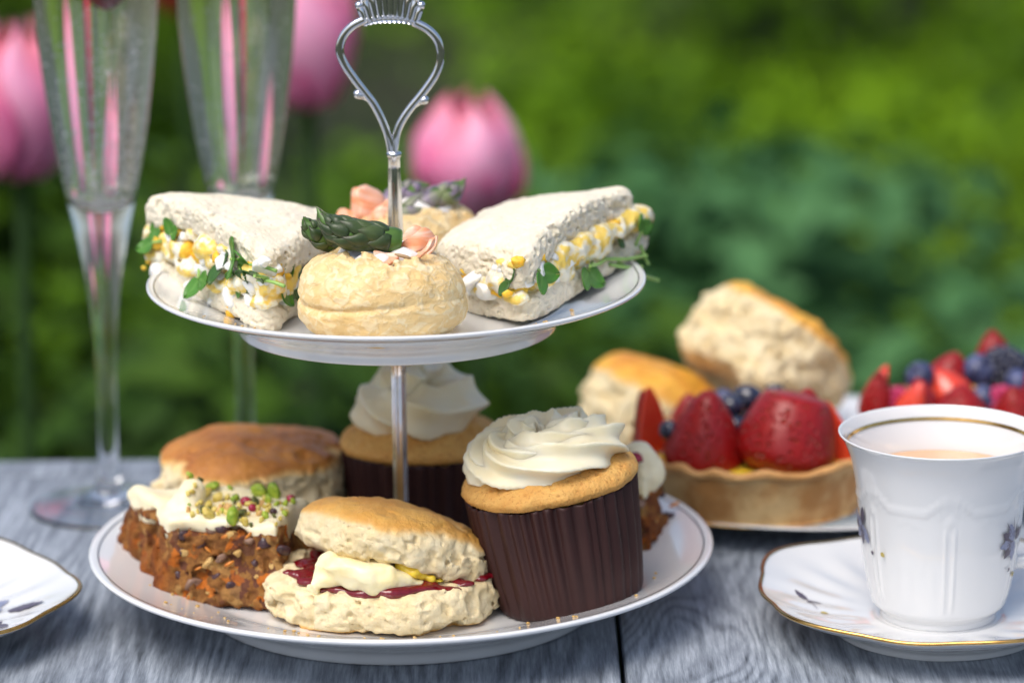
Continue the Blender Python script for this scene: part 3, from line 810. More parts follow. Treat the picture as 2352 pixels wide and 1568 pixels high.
def bread(parent, name, poly, thick, zfun, seed, sag=0.0):
    P = np.array(poly); lo = P.min(0) - .004; hi = P.max(0) + .004
    f = Field((lo[0], lo[1], -.004), (hi[0], hi[1], thick + .004), .00055)
    poly = [list(q) for q in (P - P.mean(0)) * .90 + P.mean(0)]
    d2 = poly_dist(f.X[:, :, 0], f.Y[:, :, 0], poly)[:, :, None] - .0052
    dz = np.abs(f.Z - thick / 2) - thick / 2
    f.D = extrude(d2, dz, .0036).astype(np.float32)
    P3 = np.array(poly)
    def rg_(Q):
        side = np.clip(1 + (poly_dist(Q[:, 0], Q[:, 1], poly) - .0037) / .0024, 0, 1)          # 1 on the cut faces, 0 on the flats
        A = Q * [1, 1, 1.35]
        d = .0015 * fbm(Q, .019, 2, seed) + .00015 * fbm(Q, .0030, 2, seed + 5)
        d = d + side * (.0034 * pits(A, .0056, seed + 1, .45) + .0022 * pits(A, .0028, seed + 2, .34) + .0013 * pits(A, .0015, seed + 3, .18))
        d = d + (1 - side) * (.0007 * pits(A, .0034, seed + 4, .35) + .0008 * pits(A, .0017, seed + 6, .25))
        return d - side * .0008 * pits(A, .0022, seed + 9, .2) - side * .0005
    f.rough(rg_, .0065)
    V, F = f.mesh()
    V[:, 2] += zfun(V[:, 0], V[:, 1])
    c0 = P.mean(0); V[:, 2] -= sag * ((V[:, 0] - c0[0]) ** 2 + (V[:, 1] - c0[1]) ** 2) / .045 ** 2 - sag * .35
    link(name, mesh_np(name, V, F), bread_mat, parent)
    return V, F
def plane3(a, b, c):
    A = np.array([[a[0], a[1], 1], [b[0], b[1], 1], [c[0], c[1], 1]]); s = np.linalg.solve(A, [a[2], b[2], c[2]])
    return lambda x, y: s[0] * x + s[1] * y + s[2]
def filling(parent, poly, zlo, zhi, seed, n=120):
    """lumpy egg mayonnaise between the slices, proud of the cut faces"""
    P = np.array(poly); lo = P.min(0) - .006; hi = P.max(0) + .006
    xs_ = np.linspace(lo[0], hi[0], 9); zmin = min(zlo(x, y) for x in xs_ for y in (lo[1], hi[1])); zmax = max(zhi(x, y) for x in xs_ for y in (lo[1], hi[1]))
    f = Field((lo[0], lo[1], zmin - .003), (hi[0], hi[1], zmax + .003), .0009)
    d2 = poly_dist(f.X[:, :, 0], f.Y[:, :, 0], poly)[:, :, None] + .0015
    a_ = zlo(f.X, f.Y); b_ = zhi(f.X, f.Y)
    dz = np.maximum(a_ - .001 - f.Z, f.Z - b_ - .001)
    f.D = extrude(d2, dz, .002).astype(np.float32)
    rg = np.random.default_rng(seed); E = np.roll(P, -1, 0) - P; Ln = np.linalg.norm(E, axis=1)
    for k in range(n):
        i = rg.choice(len(P), p=Ln / Ln.sum()); q = P[i] + E[i] * rg.random()
        z0, z1 = zlo(q[0], q[1]), zhi(q[0], q[1])
        r_ = rg.uniform(.0020, .0044)
        f.ball((q[0] + rg.normal(0, .0008), q[1] + rg.normal(0, .0008), (z0 + (z1 - z0) * rg.random())), r_, k=.0034, sq=(1.2, 1.2, .8))
    f.rough(lambda Q: .0007 * fbm(Q, .004, 2, seed) + .0016 * pits(Q, .005, seed, .3), .004)
    V, F = f.mesh(); link('egg_filling', mesh_np('egg_filling', V, F), mayo, parent)

def sandwich(label, poly, zb, thick_b, ztop, thick_t, seed, top_poly=None):
    c = np.mean(poly, 0); t = thing('egg_sandwich', label, 'sandwich', (c[0], c[1], zb(c[0], c[1])), group='egg and cress sandwiches on the upper plate')
    bread(t, 'bottom_bread', poly, thick_b, zb, seed)
    bread(t, 'top_bread', top_poly or poly, thick_t, ztop, seed + 1, .0065)
    filling(t, [list(q) for q in (np.array(poly) - c) * .985 + c], lambda x, y: zb(x, y) + thick_b - .001, lambda x, y: np.maximum(ztop(x, y) + .001, zb(x, y) + thick_b + .001), seed + 2)
    rg = np.random.default_rng(seed + 7); Pp = np.array(poly); ctr = Pp.mean(0)
    for i in range(len(Pp)):                                  # chopped egg showing along the cut faces
        a, b = Pp[i], Pp[(i + 1) % len(Pp)]; L = np.linalg.norm(b - a); nr = np.array([b[1] - a[1], a[0] - b[0]]) / L
        if nr @ ((a + b) / 2 - ctr) < 0: nr = -nr
        if nr[1] > .3: continue
        for k in range(int(L / .0030)):
            q = a + (b - a) * rg.uniform(.02, .98); z0 = zb(*q) + thick_b - .001; z1 = ztop(*q) + .001; g_ = max(z1 - z0, .002)
            s_ = min(rg.uniform(.0065, .0125), g_ * 1.0 + .002); yolk = rg.random() < .55
            if yolk: s_ *= .85
            z = z0 + s_ * .35 + max(g_ - s_ * .7, 0) * rg.random(); o_ = q + nr * rg.uniform(-.0012, .0014)
            put('egg_yolk_piece' if yolk else 'egg_white_piece', chunk_mesh('egg_piece', (s_, s_ * rg.uniform(.6, 1), s_ * rg.uniform(.55, .9)), int(rg.integers(1 << 30)), .5 if yolk else .2, ICO2 if yolk else ICO3), egg_yolk if yolk else egg_white, t, (o_[0], o_[1], z), tuple(rg.uniform(-.8, .8, 3)))
    return t
UW = UPZ + .0115 * UPS                       # level of the upper plate's well
# --- left sandwich
PL = [(-.1010, .0300), (-.0490, -.0450), (-.0340, .0040), (-.0420, .0300), (-.0760, .0480)]
_A = at(352, 505, Y=.028); _B = at(618, 604, Y=-.046); _E = at(745, 574, Y=.006)
ztL = plane3(_A, _B, _E)
zbL = plane3((-.101, .03, UW + .0058), (-.049, -.045, UW + .0004), (-.035, .004, UW + .0006))
PLt = [(-.1000, .0300), (-.0485, -.0460), (-.0255, .0060), (-.0380, .0340), (-.0720, .0540)]
sl = sandwich('egg and cress sandwich at the left of the upper plate, top slice sliding right', PL, zbL, .0100, ztL, .0132, 21, PLt)
# --- right sandwich
PR = [(.0270, -.0120), (.0500, -.0440), (.1010, .0420), (.0860, .0560), (.0540, .0420)]
_A = at(1046, 602, Y=-.010); _B = at(1200, 606, Y=-.044); _E = at(1424, 497, Y=.040)
ztR = plane3(_A, _B, _E)
zbR = plane3((.027, -.012, UW + .0004), (.050, -.044, UW + .0006), (.101, .042, UW + .0135))
PRt = [(.0180, -.0080), (.0490, -.0450), (.0930, .0330), (.0800, .0560), (.0420, .0460)]
sr = sandwich('egg and cress sandwich at the right of the upper plate, cress hanging over the rim', PR, zbR, .0120, ztR, .0140, 31, PRt)

def face_pt(x, y, A, B, out=.001):
    """point on the upright plane through plan points A, B seen at (x, y), pushed out towards the viewer"""
    d = FW + RT * ((x - 1176) / FPX) - UP * ((y - 784) / FPX)
    nx, ny = (B[1] - A[1]), -(B[0] - A[0]); l = math.hypot(nx, ny); nx /= l; ny /= l
    if ny > 0: nx, ny = -nx, -ny
    t = ((A[0] - CAMPOS.x) * nx + (A[1] - CAMPOS.y) * ny) / (d.x * nx + d.y * ny)
    p = CAMPOS + d * t
    return Vector((p.x + nx * out, p.y + ny * out, p.z)), Vector((nx, ny, 0))
rg = np.random.default_rng(5)
def scatter(parent, A, B, items, base=.0005):
    for k, (kind, x, y, w_) in enumerate(items):
        p, nr = face_pt(x, y, A, B, base)
        s_ = w_ * 1.45 / FPX
        if kind == 'w': put('egg_white_piece', chunk_mesh('egg_white_piece', (s_, s_ * .85, s_ * .75), 100 + k + int(x)), egg_white, parent, p, tuple(rg.uniform(-.5, .5, 3)))
        else: put('egg_yolk_piece', chunk_mesh('egg_yolk_piece', (s_, s_ * .8, s_ * .8), 200 + k + int(x), .6, ICO2), egg_yolk, parent, p, tuple(rg.uniform(0, 3, 3)))
A_, B_ = PL[0], PL[1]; A_ = Vector((*A_, 0)); B_ = Vector((*B_, 0))
scatter(sl, A_, B_, [('w', 378, 625, 58), ('w', 400, 580, 52), ('w', 455, 650, 60), ('w', 480, 618, 46), ('w', 352, 588, 30), ('w', 545, 675, 62), ('w', 500, 690, 40), ('w', 585, 690, 44),
    ('y', 440, 575, 56), ('y', 445, 610, 34), ('y', 345, 600, 26), ('y', 470, 560, 30), ('y', 535, 712, 40), ('y', 430, 655, 20), ('y', 375, 545, 40), ('y', 515, 665, 24), ('y', 335, 615, 14), ('y', 420, 540, 34), ('w', 430, 545, 30), ('y', 538, 733, 18), ('w', 520, 640, 36)], .0010)
B2, C2 = Vector((*PL[1], 0)), Vector((*PL[2], 0))
scatter(sl, B2, C2, [('w', 670, 626, 60), ('w', 620, 620, 44), ('w', 640, 690, 36), ('y', 705, 605, 50), ('y', 735, 590, 34), ('w', 600, 600, 30)], .0012)
def cress_px(parent, x, y, A, B, wpx, spin, nt=(0, 0, 0), out=.003, stem=None, mat=cress, seed=1, curl=.15):
    p, nr = face_pt(x, y, A, B, out + .0012); L = wpx * 1.5 / FPX
    st = None
    if stem is not None: st = face_pt(stem[0], stem[1], A, B, -.001)[0]
    put_cress(parent, p, L, nr + Vector(nt), spin, st, curl, mat, seed)
cress_px(sl, 372, 553, A_, B_, 44, 2.8, (.1, 0, .5), stem=(420, 560), seed=1)
cress_px(sl, 412, 535, A_, B_, 38, 1.3, (0, 0, .3), stem=(430, 570), seed=2)
cress_px(sl, 492, 634, A_, B_, 50, -1.0, (0, 0, .35), out=.006, stem=(455, 605), seed=3)
cress_px(sl, 520, 600, A_, B_, 48, -.4, (0, 0, .4), out=.003, stem=(490, 570), seed=4, mat=cress_dk)
for k, (x, y, w_, sp) in enumerate([(548, 592, 50, .3), (575, 625, 46, -.8), (604, 640, 44, 1.7), (630, 655, 48, -.3), (660, 660, 40, -2.0), (690, 640, 44, .6), (585, 605, 40, 2.4), (655, 640, 42, 1.2), (685, 665, 38, -1.2), (560, 640, 36, -2.3)]):
    cress_px(sl, x, y, (A_ if x < 625 else B2), (B_ if x < 625 else C2), w_, sp, (rg.normal(0, .5), 0, rg.normal(.1, .5)), out=.0025, mat=(cress_dk if k % 3 else cress), seed=10 + k, stem=(x - 40, y - 22) if k % 2 else (x + 45, y + 18))
A2, B2r = Vector((*PR[0], 0)), Vector((*PR[1], 0)); C3 = Vector((*PR[2], 0))
scatter(sr, A2, B2r, [('w', 1105, 640, 92), ('w', 1130, 665, 60), ('w', 1082, 622, 40), ('y', 1150, 668, 34), ('y', 1120, 608, 30), ('w', 1160, 620, 50), ('y', 1180, 640, 30), ('w', 1090, 660, 50)], .0012)
scatter(sr, B2r, C3, [('w', 1282, 610, 66), ('w', 1225, 622, 50), ('w', 1325, 570, 44), ('w', 1260, 640, 40), ('y', 1290, 585, 40), ('y', 1350, 545, 34), ('y', 1375, 555, 46), ('y', 1405, 515, 52), ('y', 1378, 530, 34), ('y', 1235, 595, 40), ('y', 1185, 600, 40), ('y', 1160, 672, 26), ('w', 1205, 645, 36), ('w', 1345, 580, 36)], .0010)
cress_px(sr, 1222, 622, B2r, C3, 50, -1.25, (0, 0, .2), out=.0035, stem=(1190, 600), seed=31)
cress_px(sr, 1325, 620, B2r, C3, 54, -1.7, (.1, 0, .2), out=.0042, stem=(1372, 590), seed=32)
cress_px(sr, 1180, 640, A2, B2r, 36, -.2, (0, 0, .5), out=.003, mat=cress_dk, seed=33)
cress_px(sr, 1440, 525, B2r, C3, 42, 1.1, (.5, 0, .2), out=.006, stem=(1452, 600), seed=34)
cress_px(sr, 1415, 545, B2r, C3, 34, 2.6, (0, 0, .4), out=.002, mat=cress_dk, seed=35)
for a_, b_ in (((1372, 592), (1450, 583)), ((1400, 600), (1478, 640)), ((1452, 560), (1455, 603)), ((1380, 605), (1440, 608)), ((1372, 592), (1320, 606))):
    p = np.array(face_pt(*a_, B2r, C3, .004)[0]); q = np.array(face_pt(*b_, B2r, C3, .007)[0])
    V, F = tube(smooth_curve([p, (p + q) / 2 + [0, -.001, -.0005], q], 10), np.linspace(.0008, .0007, 10), 6)
    link('cress_stem', mesh_any('cress_stem', V, F), cress_stem, sr)

# ------------------------------------------------------------------ vol-au-vents
m = Mat('puff_pastry', rough=.5)
fl_ = m.noise(1, 4, .6, m.coord('Object', (230, 230, 330)), .8); fl2 = m.noise(120, 3, .6)
c = m.mix(m.ramp(fl2, [(.32, 0), (.7, 1)]), (.74, .52, .23), (.80, .61, .31))
c = m.mix(m.ramp(fl_, [(.48, 0), (.60, .75)]), c, (.85, .74, .49))
c = m.mix(m.ramp(m.noise(900, 2), [(.68, 0), (.76, .6)]), c, (.50, .20, .04)); c = m.mix(m.ramp(m.noise(45, 3), [(.45, 0), (.75, .55)]), c, (.70, .42, .12))
m.color(c); m.bump(m.ramp(fl_, [(.42, 0), (.58, 1)]), .35, .0010); m.bump(m.noise(600, 4, .65), .35, .0008); m.sss(.15, (1, .7, .4), .002); m.set('Specular IOR Level', .35)
pastry = m.m
m = Mat('salmon_mat', rough=.3)
m.color(m.mix(m.ramp(m.noise(1, 3, .5, m.coord('Object', (60, 60, 420)), .6), [(.35, 0), (.62, 1)]), (.80, .30, .13), (.86, .54, .40))); m.sss(.4, (1, .45, .3), .004); m.bump(m.noise(300, 3), .25, .001); salmon = m.m
m = Mat('soft_cheese', (.86, .82, .77), .4); m.sss(.4, (1, .9, .8), .004); m.bump(m.noise(200, 3), .3, .0015); cheese = m.m
m = Mat('asparagus_skin', rough=.35); n1 = m.noise(70, 3)
m.color(m.mix(m.ramp(n1, [(.35, 0), (.65, 1)]), (.055, .12, .018), (.10, .20, .030))); m.bump(m.noise(1, 2, .5, m.coord('Object', (500, 500, 500))), .1, .0006); asp_skin = m.m
m = Mat('asparagus_bract', rough=.38); tp_ = m.attr('tipf'); n1 = m.noise(110, 3)
c = m.mix(m.ramp(n1, [(.35, 0), (.65, 1)]), (.026, .048, .013), (.062, .095, .026))
c = m.mix(m.ramp(tp_, [(.0, .0), (.55, .0), (1, .8)]), c, (.085, .060, .060)); m.color(c)
m.bump(m.noise(1, 3, .5, m.coord('Object', (700, 200, 700))), .25, .0005); asp_bract = m.m
m = Mat('asparagus_pale', rough=.4); tp_ = m.attr('tipf')
m.color(m.mix(m.ramp(m.noise(120, 3), [(.35, 0), (.6, 1)]), (.20, .24, .10), (.22, .17, .24))); asp_pale = m.m

def volauvent(label, x, y, zb, Rr, H, seed, spin=0):
    t = thing('vol_au_vent', label, 'pastry', (x, y, zb), group='salmon vol-au-vents on the upper plate')
    f = Field((-Rr - .005, -Rr - .005, -.003), (Rr + .005, Rr + .005, H + .006), .0007)
    rr = np.sqrt(f.X ** 2 + f.Y ** 2); th = np.arctan2(f.Y, f.X)
    zc = H * .46
    # lower body and upper lid: two squashed domes with a step between
    wob = 1 + .020 * np.sin(2 * th + seed) + .014 * np.sin(3 * th + 2.1 * seed)
    def sq(r0, z0, a, b, p=2.6):
        q = (np.abs(rr / (a * wob)) ** p + np.abs((f.Z - z0) / b) ** p) ** (1 / p)
        return (q - 1) * min(a, b)
    gz = H * .47 + .0012 * np.sin(th * 1 + 2.8) + .0007 * np.sin(3 * th)
    low = np.maximum(sq(0, H * .43, Rr, H * .46, 2.5), f.Z - gz)
    up = np.maximum(sq(0, H * .46, Rr * .985, H * .55, 2.3), gz - .001 - f.Z)
    d = np.minimum(low, up)
    d = d + .0009 * np.exp(-((f.Z - gz) / .0010) ** 2) * (.65 + .35 * np.sin(2 * th + 1))
    well = np.maximum(rr - Rr * .50 * (1 + .12 * np.sin(4 * th + seed) + .08 * np.sin(7 * th)), H * .70 - f.Z)
    d = np.maximum(d, -well)
    f.D = (d + 0 * f.Z).astype(np.float32)
    def rf(Q):
        zz_ = Q[:, 2:3]
        top = np.clip((Q[:, 2] - H * .72) / (H * .2), 0, 1)
        fl = Q * [1, 1, 2.6]
        return .00010 * fbm(Q * [1, 1, 3.0], .0032, 2, seed + 11) + .0008 * fbm(Q, .020, 2, seed) + .00018 * fbm(fl, .006, 3, seed + 3) + top * (.0012 * fbm(Q, .0042, 3, seed + 9) + .0015 * pits(Q, .004, seed, .2)) + .0005 * pits(Q * [1, 1, 2.2], .007, seed + 5, .35)
    f.rough(rf, .005)
    V, F = f.mesh()
    V = V @ euler_m(0, 0, spin).T
    link('pastry_case', mesh_np('pastry_case', V + [x, y, zb], F), pastry, t)
    # soft cheese in the well
    f = Field((-Rr * .6, -Rr * .6, H * .5), (Rr * .6, Rr * .6, H + .014), .0009)
    r2 = np.random.default_rng(seed)
    for k in range(26):
        a = r2.uniform(0, 6.28); q = Rr * .44 * r2.random() ** .5
        f.ball((q * math.cos(a), q * math.sin(a), H * .80 + r2.uniform(-.002, .0035)), r2.uniform(.004, .0065), k=.002)
    f.rough(lambda Q: .0007 * fbm(Q, .005, 2, seed), .003)
    V, F = f.mesh(); link('soft_cheese', mesh_np('soft_cheese', V + [x, y, zb], F), cheese, t)
    return t
def salmon_flake(parent, pts, width, nrm, seed, thick=.0016, taper=True):
    """a curled strip of salmon through pts, as wide as width along nrm"""
    P = smooth_curve(pts, 24); n_ = len(P); v = np.linspace(-1, 1, 9); N_ = np.asarray(nrm, float); N_ /= np.linalg.norm(N_)
    w = width * .5 * (np.sin(np.pi * np.linspace(.10, .93, n_)) ** .5 if taper else np.ones(n_))
    V = P[:, None, :] + N_[None, None, :] * (v[None, :, None] * w[:, None, None])
    V = V.reshape(-1, 3); V = V + np.stack([noise(V, .006, seed), noise(V, .006, seed + 1), noise(V, .005, seed + 2)], -1) * .0009
    o = link('salmon_flake', mesh_np('salmon_flake', V, grid_faces(n_, 9)), salmon, parent)
    s_ = o.modifiers.new('thickness', 'SOLIDIFY'); s_.thickness = thick; s_.offset = 0
    b_ = o.modifiers.new('round', 'SUBSURF'); b_.levels = 1; b_.render_levels = 1
def asparagus(parent, pts, rad, seed, skin=asp_skin, bract=asp_bract, nb=26, cover=.62):
    P = smooth_curve(pts, 40); s = np.linspace(0, 1, 40)                # s = 0 cut end, 1 tip
    r_ = rad * np.interp(s, [0, .06, .30, .48, .64, .78, .90, 1], [.80, .92, .88, .98, .80, .50, .22, .03])
    V, F = tube(P, r_, 20, ref=(0, 0, 1)); sp = link('asparagus_tip', mesh_any('asparagus_tip', V, F), skin, parent)
    T = np.gradient(P, axis=0); T /= np.linalg.norm(T, axis=1)[:, None]
    N0 = np.cross(T, [0, .3, 1]); N0 /= np.linalg.norm(N0, axis=1)[:, None]; B0 = np.cross(T, N0)
    r2 = np.random.default_rng(seed)
    for k in range(nb):
        q = k / (nb - 1); s0 = .10 + .66 * q ** .95
        a0 = k * 2.399 + r2.normal(0, .12); L = (.25 - .04 * q) * r2.uniform(.9, 1.12)
        half = (1.05 - .55 * q) * r2.uniform(.9, 1.1)
        nu, nv = 9, 11; u = np.linspace(-1, 1, nu)[:, None]; v = np.linspace(0, 1, nv)[None, :]
        w = (1 - v ** 2.2) ** .75 * (.55 + .45 * np.sin(np.pi * np.clip(v + .25, 0, 1)))
        ss = np.clip(s0 + L * v * (1 - .06 * u ** 2), 0, 1.03) + 0 * u
        ang = a0 + u * half * w
        i = np.clip(ss, 0, 1) * 39; i0 = np.minimum(i.astype(int), 38); fr = (i - i0)[..., None]
        C = P[i0] * (1 - fr) + P[i0 + 1] * fr; rr = np.interp(np.clip(ss, 0, 1), s, r_)
        lift = rad * (.05 + .20 * np.sin(np.pi * np.clip(v * 1.05, 0, 1)) * (1 - .85 * u ** 2) + .07 * v - .05 * np.abs(u))
        D_ = N0[i0] * np.cos(ang)[..., None] + B0[i0] * np.sin(ang)[..., None]
        Vb = C + D_ * (np.maximum(rr, rad * .05 * (1 - v)) + lift * np.clip(rr / rad * 1.25, .04, 1))[..., None]
        tp_ = np.broadcast_to(v + 0 * u, (nu, nv)).ravel() * (.8 + .2 * np.abs(np.broadcast_to(u + 0 * v, (nu, nv)).ravel()))
        o = link('bract', mesh_np('bract', Vb.reshape(-1, 3), grid_faces(nu, nv), True, {'tipf': tp_}), bract, sp)
        o.modifiers.new('thickness', 'SOLIDIFY').thickness = .0005
    return sp
VX, VY = -.0040, -.0560
vf = volauvent('salmon vol-au-vent with a dark asparagus tip at the front of the upper plate', VX, VY, UW + .0003, .0322, .0368, 2, .4)
Yv = VY
asparagus(vf, [at(918, 553, Y=Yv - .004), at(865, 545, Y=Yv - .006), at(800, 535, Y=Yv - .008), at(750, 510, Y=Yv - .006), at(727, 476, Y=Yv - .004)], .0054, 4, nb=30)
asparagus(vf, [at(830, 560, Y=Yv + .010), at(780, 555, Y=Yv + .008), at(735, 540, Y=Yv + .006), at(706, 515, Y=Yv + .005), at(697, 497, Y=Yv + .004)], .0045, 5, nb=16)
salmon_flake(vf, [at(905, 590, Y=Yv - .006), at(940, 572, Y=Yv - .004), at(970, 552, Y=Yv), at(992, 560, Y=Yv + .004)], .012, (0.1, .8, .6), 1)
salmon_flake(vf, [at(940, 612, Y=Yv - .014), at(965, 590, Y=Yv - .012), at(985, 570, Y=Yv - .009), at(995, 548, Y=Yv - .007)], .006, (.5, .6, .2), 2)
salmon_flake(vf, [at(855, 590, Y=Yv - .012), at(885, 596, Y=Yv - .013), at(915, 592, Y=Yv - .012)], .006, (0, .7, .7), 3)
salmon_flake(vf, [at(925, 560, Y=Yv + .004), at(955, 545, Y=Yv + .005), at(985, 552, Y=Yv + .006)], .010, (0, .5, .8), 4)
salmon_flake(vf, [at(960, 585, Y=Yv - .002), at(985, 572, Y=Yv - .001), at(1003, 556, Y=Yv + .001)], .008, (.2, .6, .6), 5)
m = Mat('seed_mat', (.42, .27, .14), .4); seed_mat = m.m
put('fennel_seed', mesh_np('fennel_seed', ICO2[0] * [.0034, .0009, .0008], ICO2[1]), seed_mat, vf, at(925, 588, Y=Yv - .0145), (0, .25, -.1))
BX, BY = .0040, .0480
vb = volauvent('salmon vol-au-vent with two pale asparagus tips behind the handle rod', BX, BY, UW + .0003, .0315, .0330, 7, 1.0)
put('salmon_flake', chunk_mesh('salmon_flake', (.017, .016, .019), 71, .5), salmon, vb, at(834, 476, Y=BY - .006), (0, .35, .3))
put('salmon_flake', chunk_mesh('salmon_flake', (.014, .012, .009), 72, .5), salmon, vb, at(872, 505, Y=BY - .014), (.3, -.3, .3))
put('salmon_flake', chunk_mesh('salmon_flake', (.012, .010, .010), 73, .5), salmon, vb, at(800, 510, Y=BY - .012), (.3, .5, .3))
salmon_flake(vb, [at(838, 520, Y=BY - .018), at(880, 500, Y=BY - .016), at(925, 505, Y=BY - .016)], .012, (0, .7, .8), 12)
salmon_flake(vb, [at(945, 520, Y=BY - .012), at(975, 490, Y=BY - .01), at(998, 482, Y=BY - .004)], .010, (.2, .8, .5), 13)
salmon_flake(vb, [at(870, 490, Y=BY - .012), at(900, 470, Y=BY - .010), at(905, 500, Y=BY - .014)], .010, (.1, .8, .5), 14)
asparagus(vb, [at(885, 512, Y=BY - .012), at(950, 485, Y=BY - .008), at(1010, 455, Y=BY - .002), at(1050, 432, Y=BY + .002), at(1070, 408, Y=BY + .003)], .0052, 6, bract=asp_pale, nb=18)
asparagus(vb, [at(860, 480, Y=BY + .006), at(900, 465, Y=BY + .008), at(935, 448, Y=BY + .010), at(965, 432, Y=BY + .012), at(988, 422, Y=BY + .012)], .0052, 8, bract=asp_pale, nb=18)

# ------------------------------------------------------------------ scones
def scone_mat(name, top1, top2, crumb1=(.80, .69, .45), crumb2=(.76, .61, .34), lo=.35, hi=.75):
    m = Mat(name, rough=.72); cr = m.attr('crust')
    n1 = m.noise(55, 3, .6); n2 = m.noise(430, 4, .65); n3 = m.noise(140, 3)
    body = m.mix(m.ramp(n3, [(.35, 0), (.65, 1)]), crumb1, crumb2)
    body = m.mix(m.ramp(n2, [(.30, .5), (.46, 0)]), body, (.66, .50, .26))
    top = m.mix(m.ramp(n1, [(.34, 0), (.66, 1)]), top1, top2)
    k = m.ramp(m.math('ADD', cr, m.math('MULTIPLY', m.math('SUBTRACT', n1, .5), .55)), [(lo, 0), (hi, 1)])
    mid = m.mix(k, body, (.80, .50, .17))
    k2 = m.ramp(m.math('ADD', cr, m.math('MULTIPLY', m.math('SUBTRACT', n1, .5), .5)), [(lo + .2, 0), (hi + .12, 1)])
    m.color(m.mix(k2, mid, top))
    m.set('Roughness', m.ramp(k2, [(0, .85), (1, .42)]))
    m.bump(m.noise(90, 4, .6), .35, .0020); m.bump(n2, .8, .0010); m.bump(m.noise(1300, 3, .7), .6, .0006); m.sss(.08, (1, .7, .4), .0015)
    return m.m
scone_light = scone_mat('scone_golden', (.66, .30, .05), (.74, .42, .10))
scone_dark = scone_mat('scone_brown', (.40, .135, .022), (.56, .23, .04), lo=.3, hi=.62)
scone_glaze = scone_mat('scone_amber', (.62, .22, .015), (.80, .42, .05), lo=.28, hi=.6)
def scone_half(rx, ry, H, seed, top=False, h=.0008, lump=1.0, dome=.30):
    """half a scone in local space, base at z = 0; returns V, F, crust"""
    mx_ = max(rx, ry)
    f = Field((-rx - .006, -ry - .006, -.004), (rx + .006, ry + .006, H + .006), h)
    th = np.arctan2(f.Y / ry, f.X / rx)
    wob = 1 + .030 * np.sin(2 * th + seed) + .022 * np.sin(3 * th + 1.7 * seed) + .015 * np.sin(5 * th + .6 * seed)
    q = np.sqrt((f.X / rx) ** 2 + (f.Y / ry) ** 2) / wob
    bulge = 1 + .05 * np.sin(np.pi * np.clip(f.Z / H, 0, 1))
    d2 = (q / bulge - 1) * min(rx, ry)
    hz = H * (1 - dome * np.clip(q, 0, 1.2) ** 2.4) if top else H * (1 - .04 * np.clip(q, 0, 1) ** 3)
    dz = np.maximum(-f.Z, f.Z - hz)
    f.D = extrude(d2 + 0 * f.Z, dz, .0055 if top else .0045).astype(np.float32)
    def rf(Q):
        n_ = .0019 * lump * fbm(Q, .015, 2, seed) + .0007 * lump * fbm(Q, .0050, 3, seed + 3)
        pit = .0040 * pits(Q * [1, 1, 1.6], .0075, seed + 1, .35) + .0030 * pits(Q * [1, 1, 1.5], .0036, seed + 2, .28) + .0016 * pits(Q, .0019, seed + 4, .15) - .0014 * pits(Q, .005, seed + 5, .25)
        if top:                                             # smoother baked top, rough torn sides
            qq = np.clip(np.sqrt((Q[:, 0] / rx) ** 2 + (Q[:, 1] / ry) ** 2), 0, 1.2)
            up_ = np.clip(1 - (H * (1 - dome * qq ** 2.4) - Q[:, 2]) / (.22 * H), 0, 1)
            return n_ * (1 - .45 * up_) + pit * lump * (1 - .85 * up_)
        return n_ + pit * lump
    f.rough(rf, .008)
    V, F = f.mesh()
    q = np.sqrt((V[:, 0] / rx) ** 2 + (V[:, 1] / ry) ** 2)
    if top:
        hz = H * (1 - dome * np.clip(q, 0, 1.2) ** 2.4); cr = np.clip(1 - (hz - V[:, 2]) / (.19 * H), 0, 1)
    else: cr = np.clip(1 - V[:, 2] / .0032, 0, 1) * .9
    return V, F, cr
m = Mat('clotted_cream', rough=.38); m.color(m.mix(m.ramp(m.noise(90, 2), [(.4, 0), (.7, 1)]), (.87, .79, .52), (.87, .74, .38))); m.sss(.45, (1, .85, .5), .004); m.bump(m.noise(1, 3, .5, m.coord('Object', (120, 120, 300))), .2, .0012); clotted = m.m
m = Mat('curd_yellow', (.84, .58, .045), .35); m.sss(.4, (1, .7, .2), .004); m.bump(m.noise(320, 3), .4, .001); curd = m.m
m = Mat('jam_red', rough=.06); m.color(m.mix(m.noise(160, 3), (.085, .001, .005), (.22, .003, .012))); m.set('Specular IOR Level', .7); m.sss(.35, (1, .08, .1), .003); m.bump(m.noise(230, 2), .35, .0015); jam = m.m
LW = .0118                                                 # level of the lower plate's well
SX, SY = -.0055, -.0470
fs = thing('cream_scone', 'split golden scone with clotted cream and red jam at the front of the lower plate', 'scone', (SX, SY, LW))
V, F, cr = scone_half(.0455, .0365, .0185, 3)
bb = V + [SX, SY, LW]; link('bottom_half', mesh_np('bottom_half', bb, F, True, {'crust': cr}), scone_light, fs)
bvb = bvh_of(bb, F)
V, F, cr = scone_half(.0385, .0330, .0255, 8, True, dome=.36)
M_ = euler_m(R(-15), R(15.5), R(6))
ct = np.array(at(900, 1298, Y=SY + .000))
tb = V @ M_.T + ct + [0, 0, -.0005]
link('top_half', mesh_np('top_half', tb, F, True, {'crust': cr}), scone_light, fs)
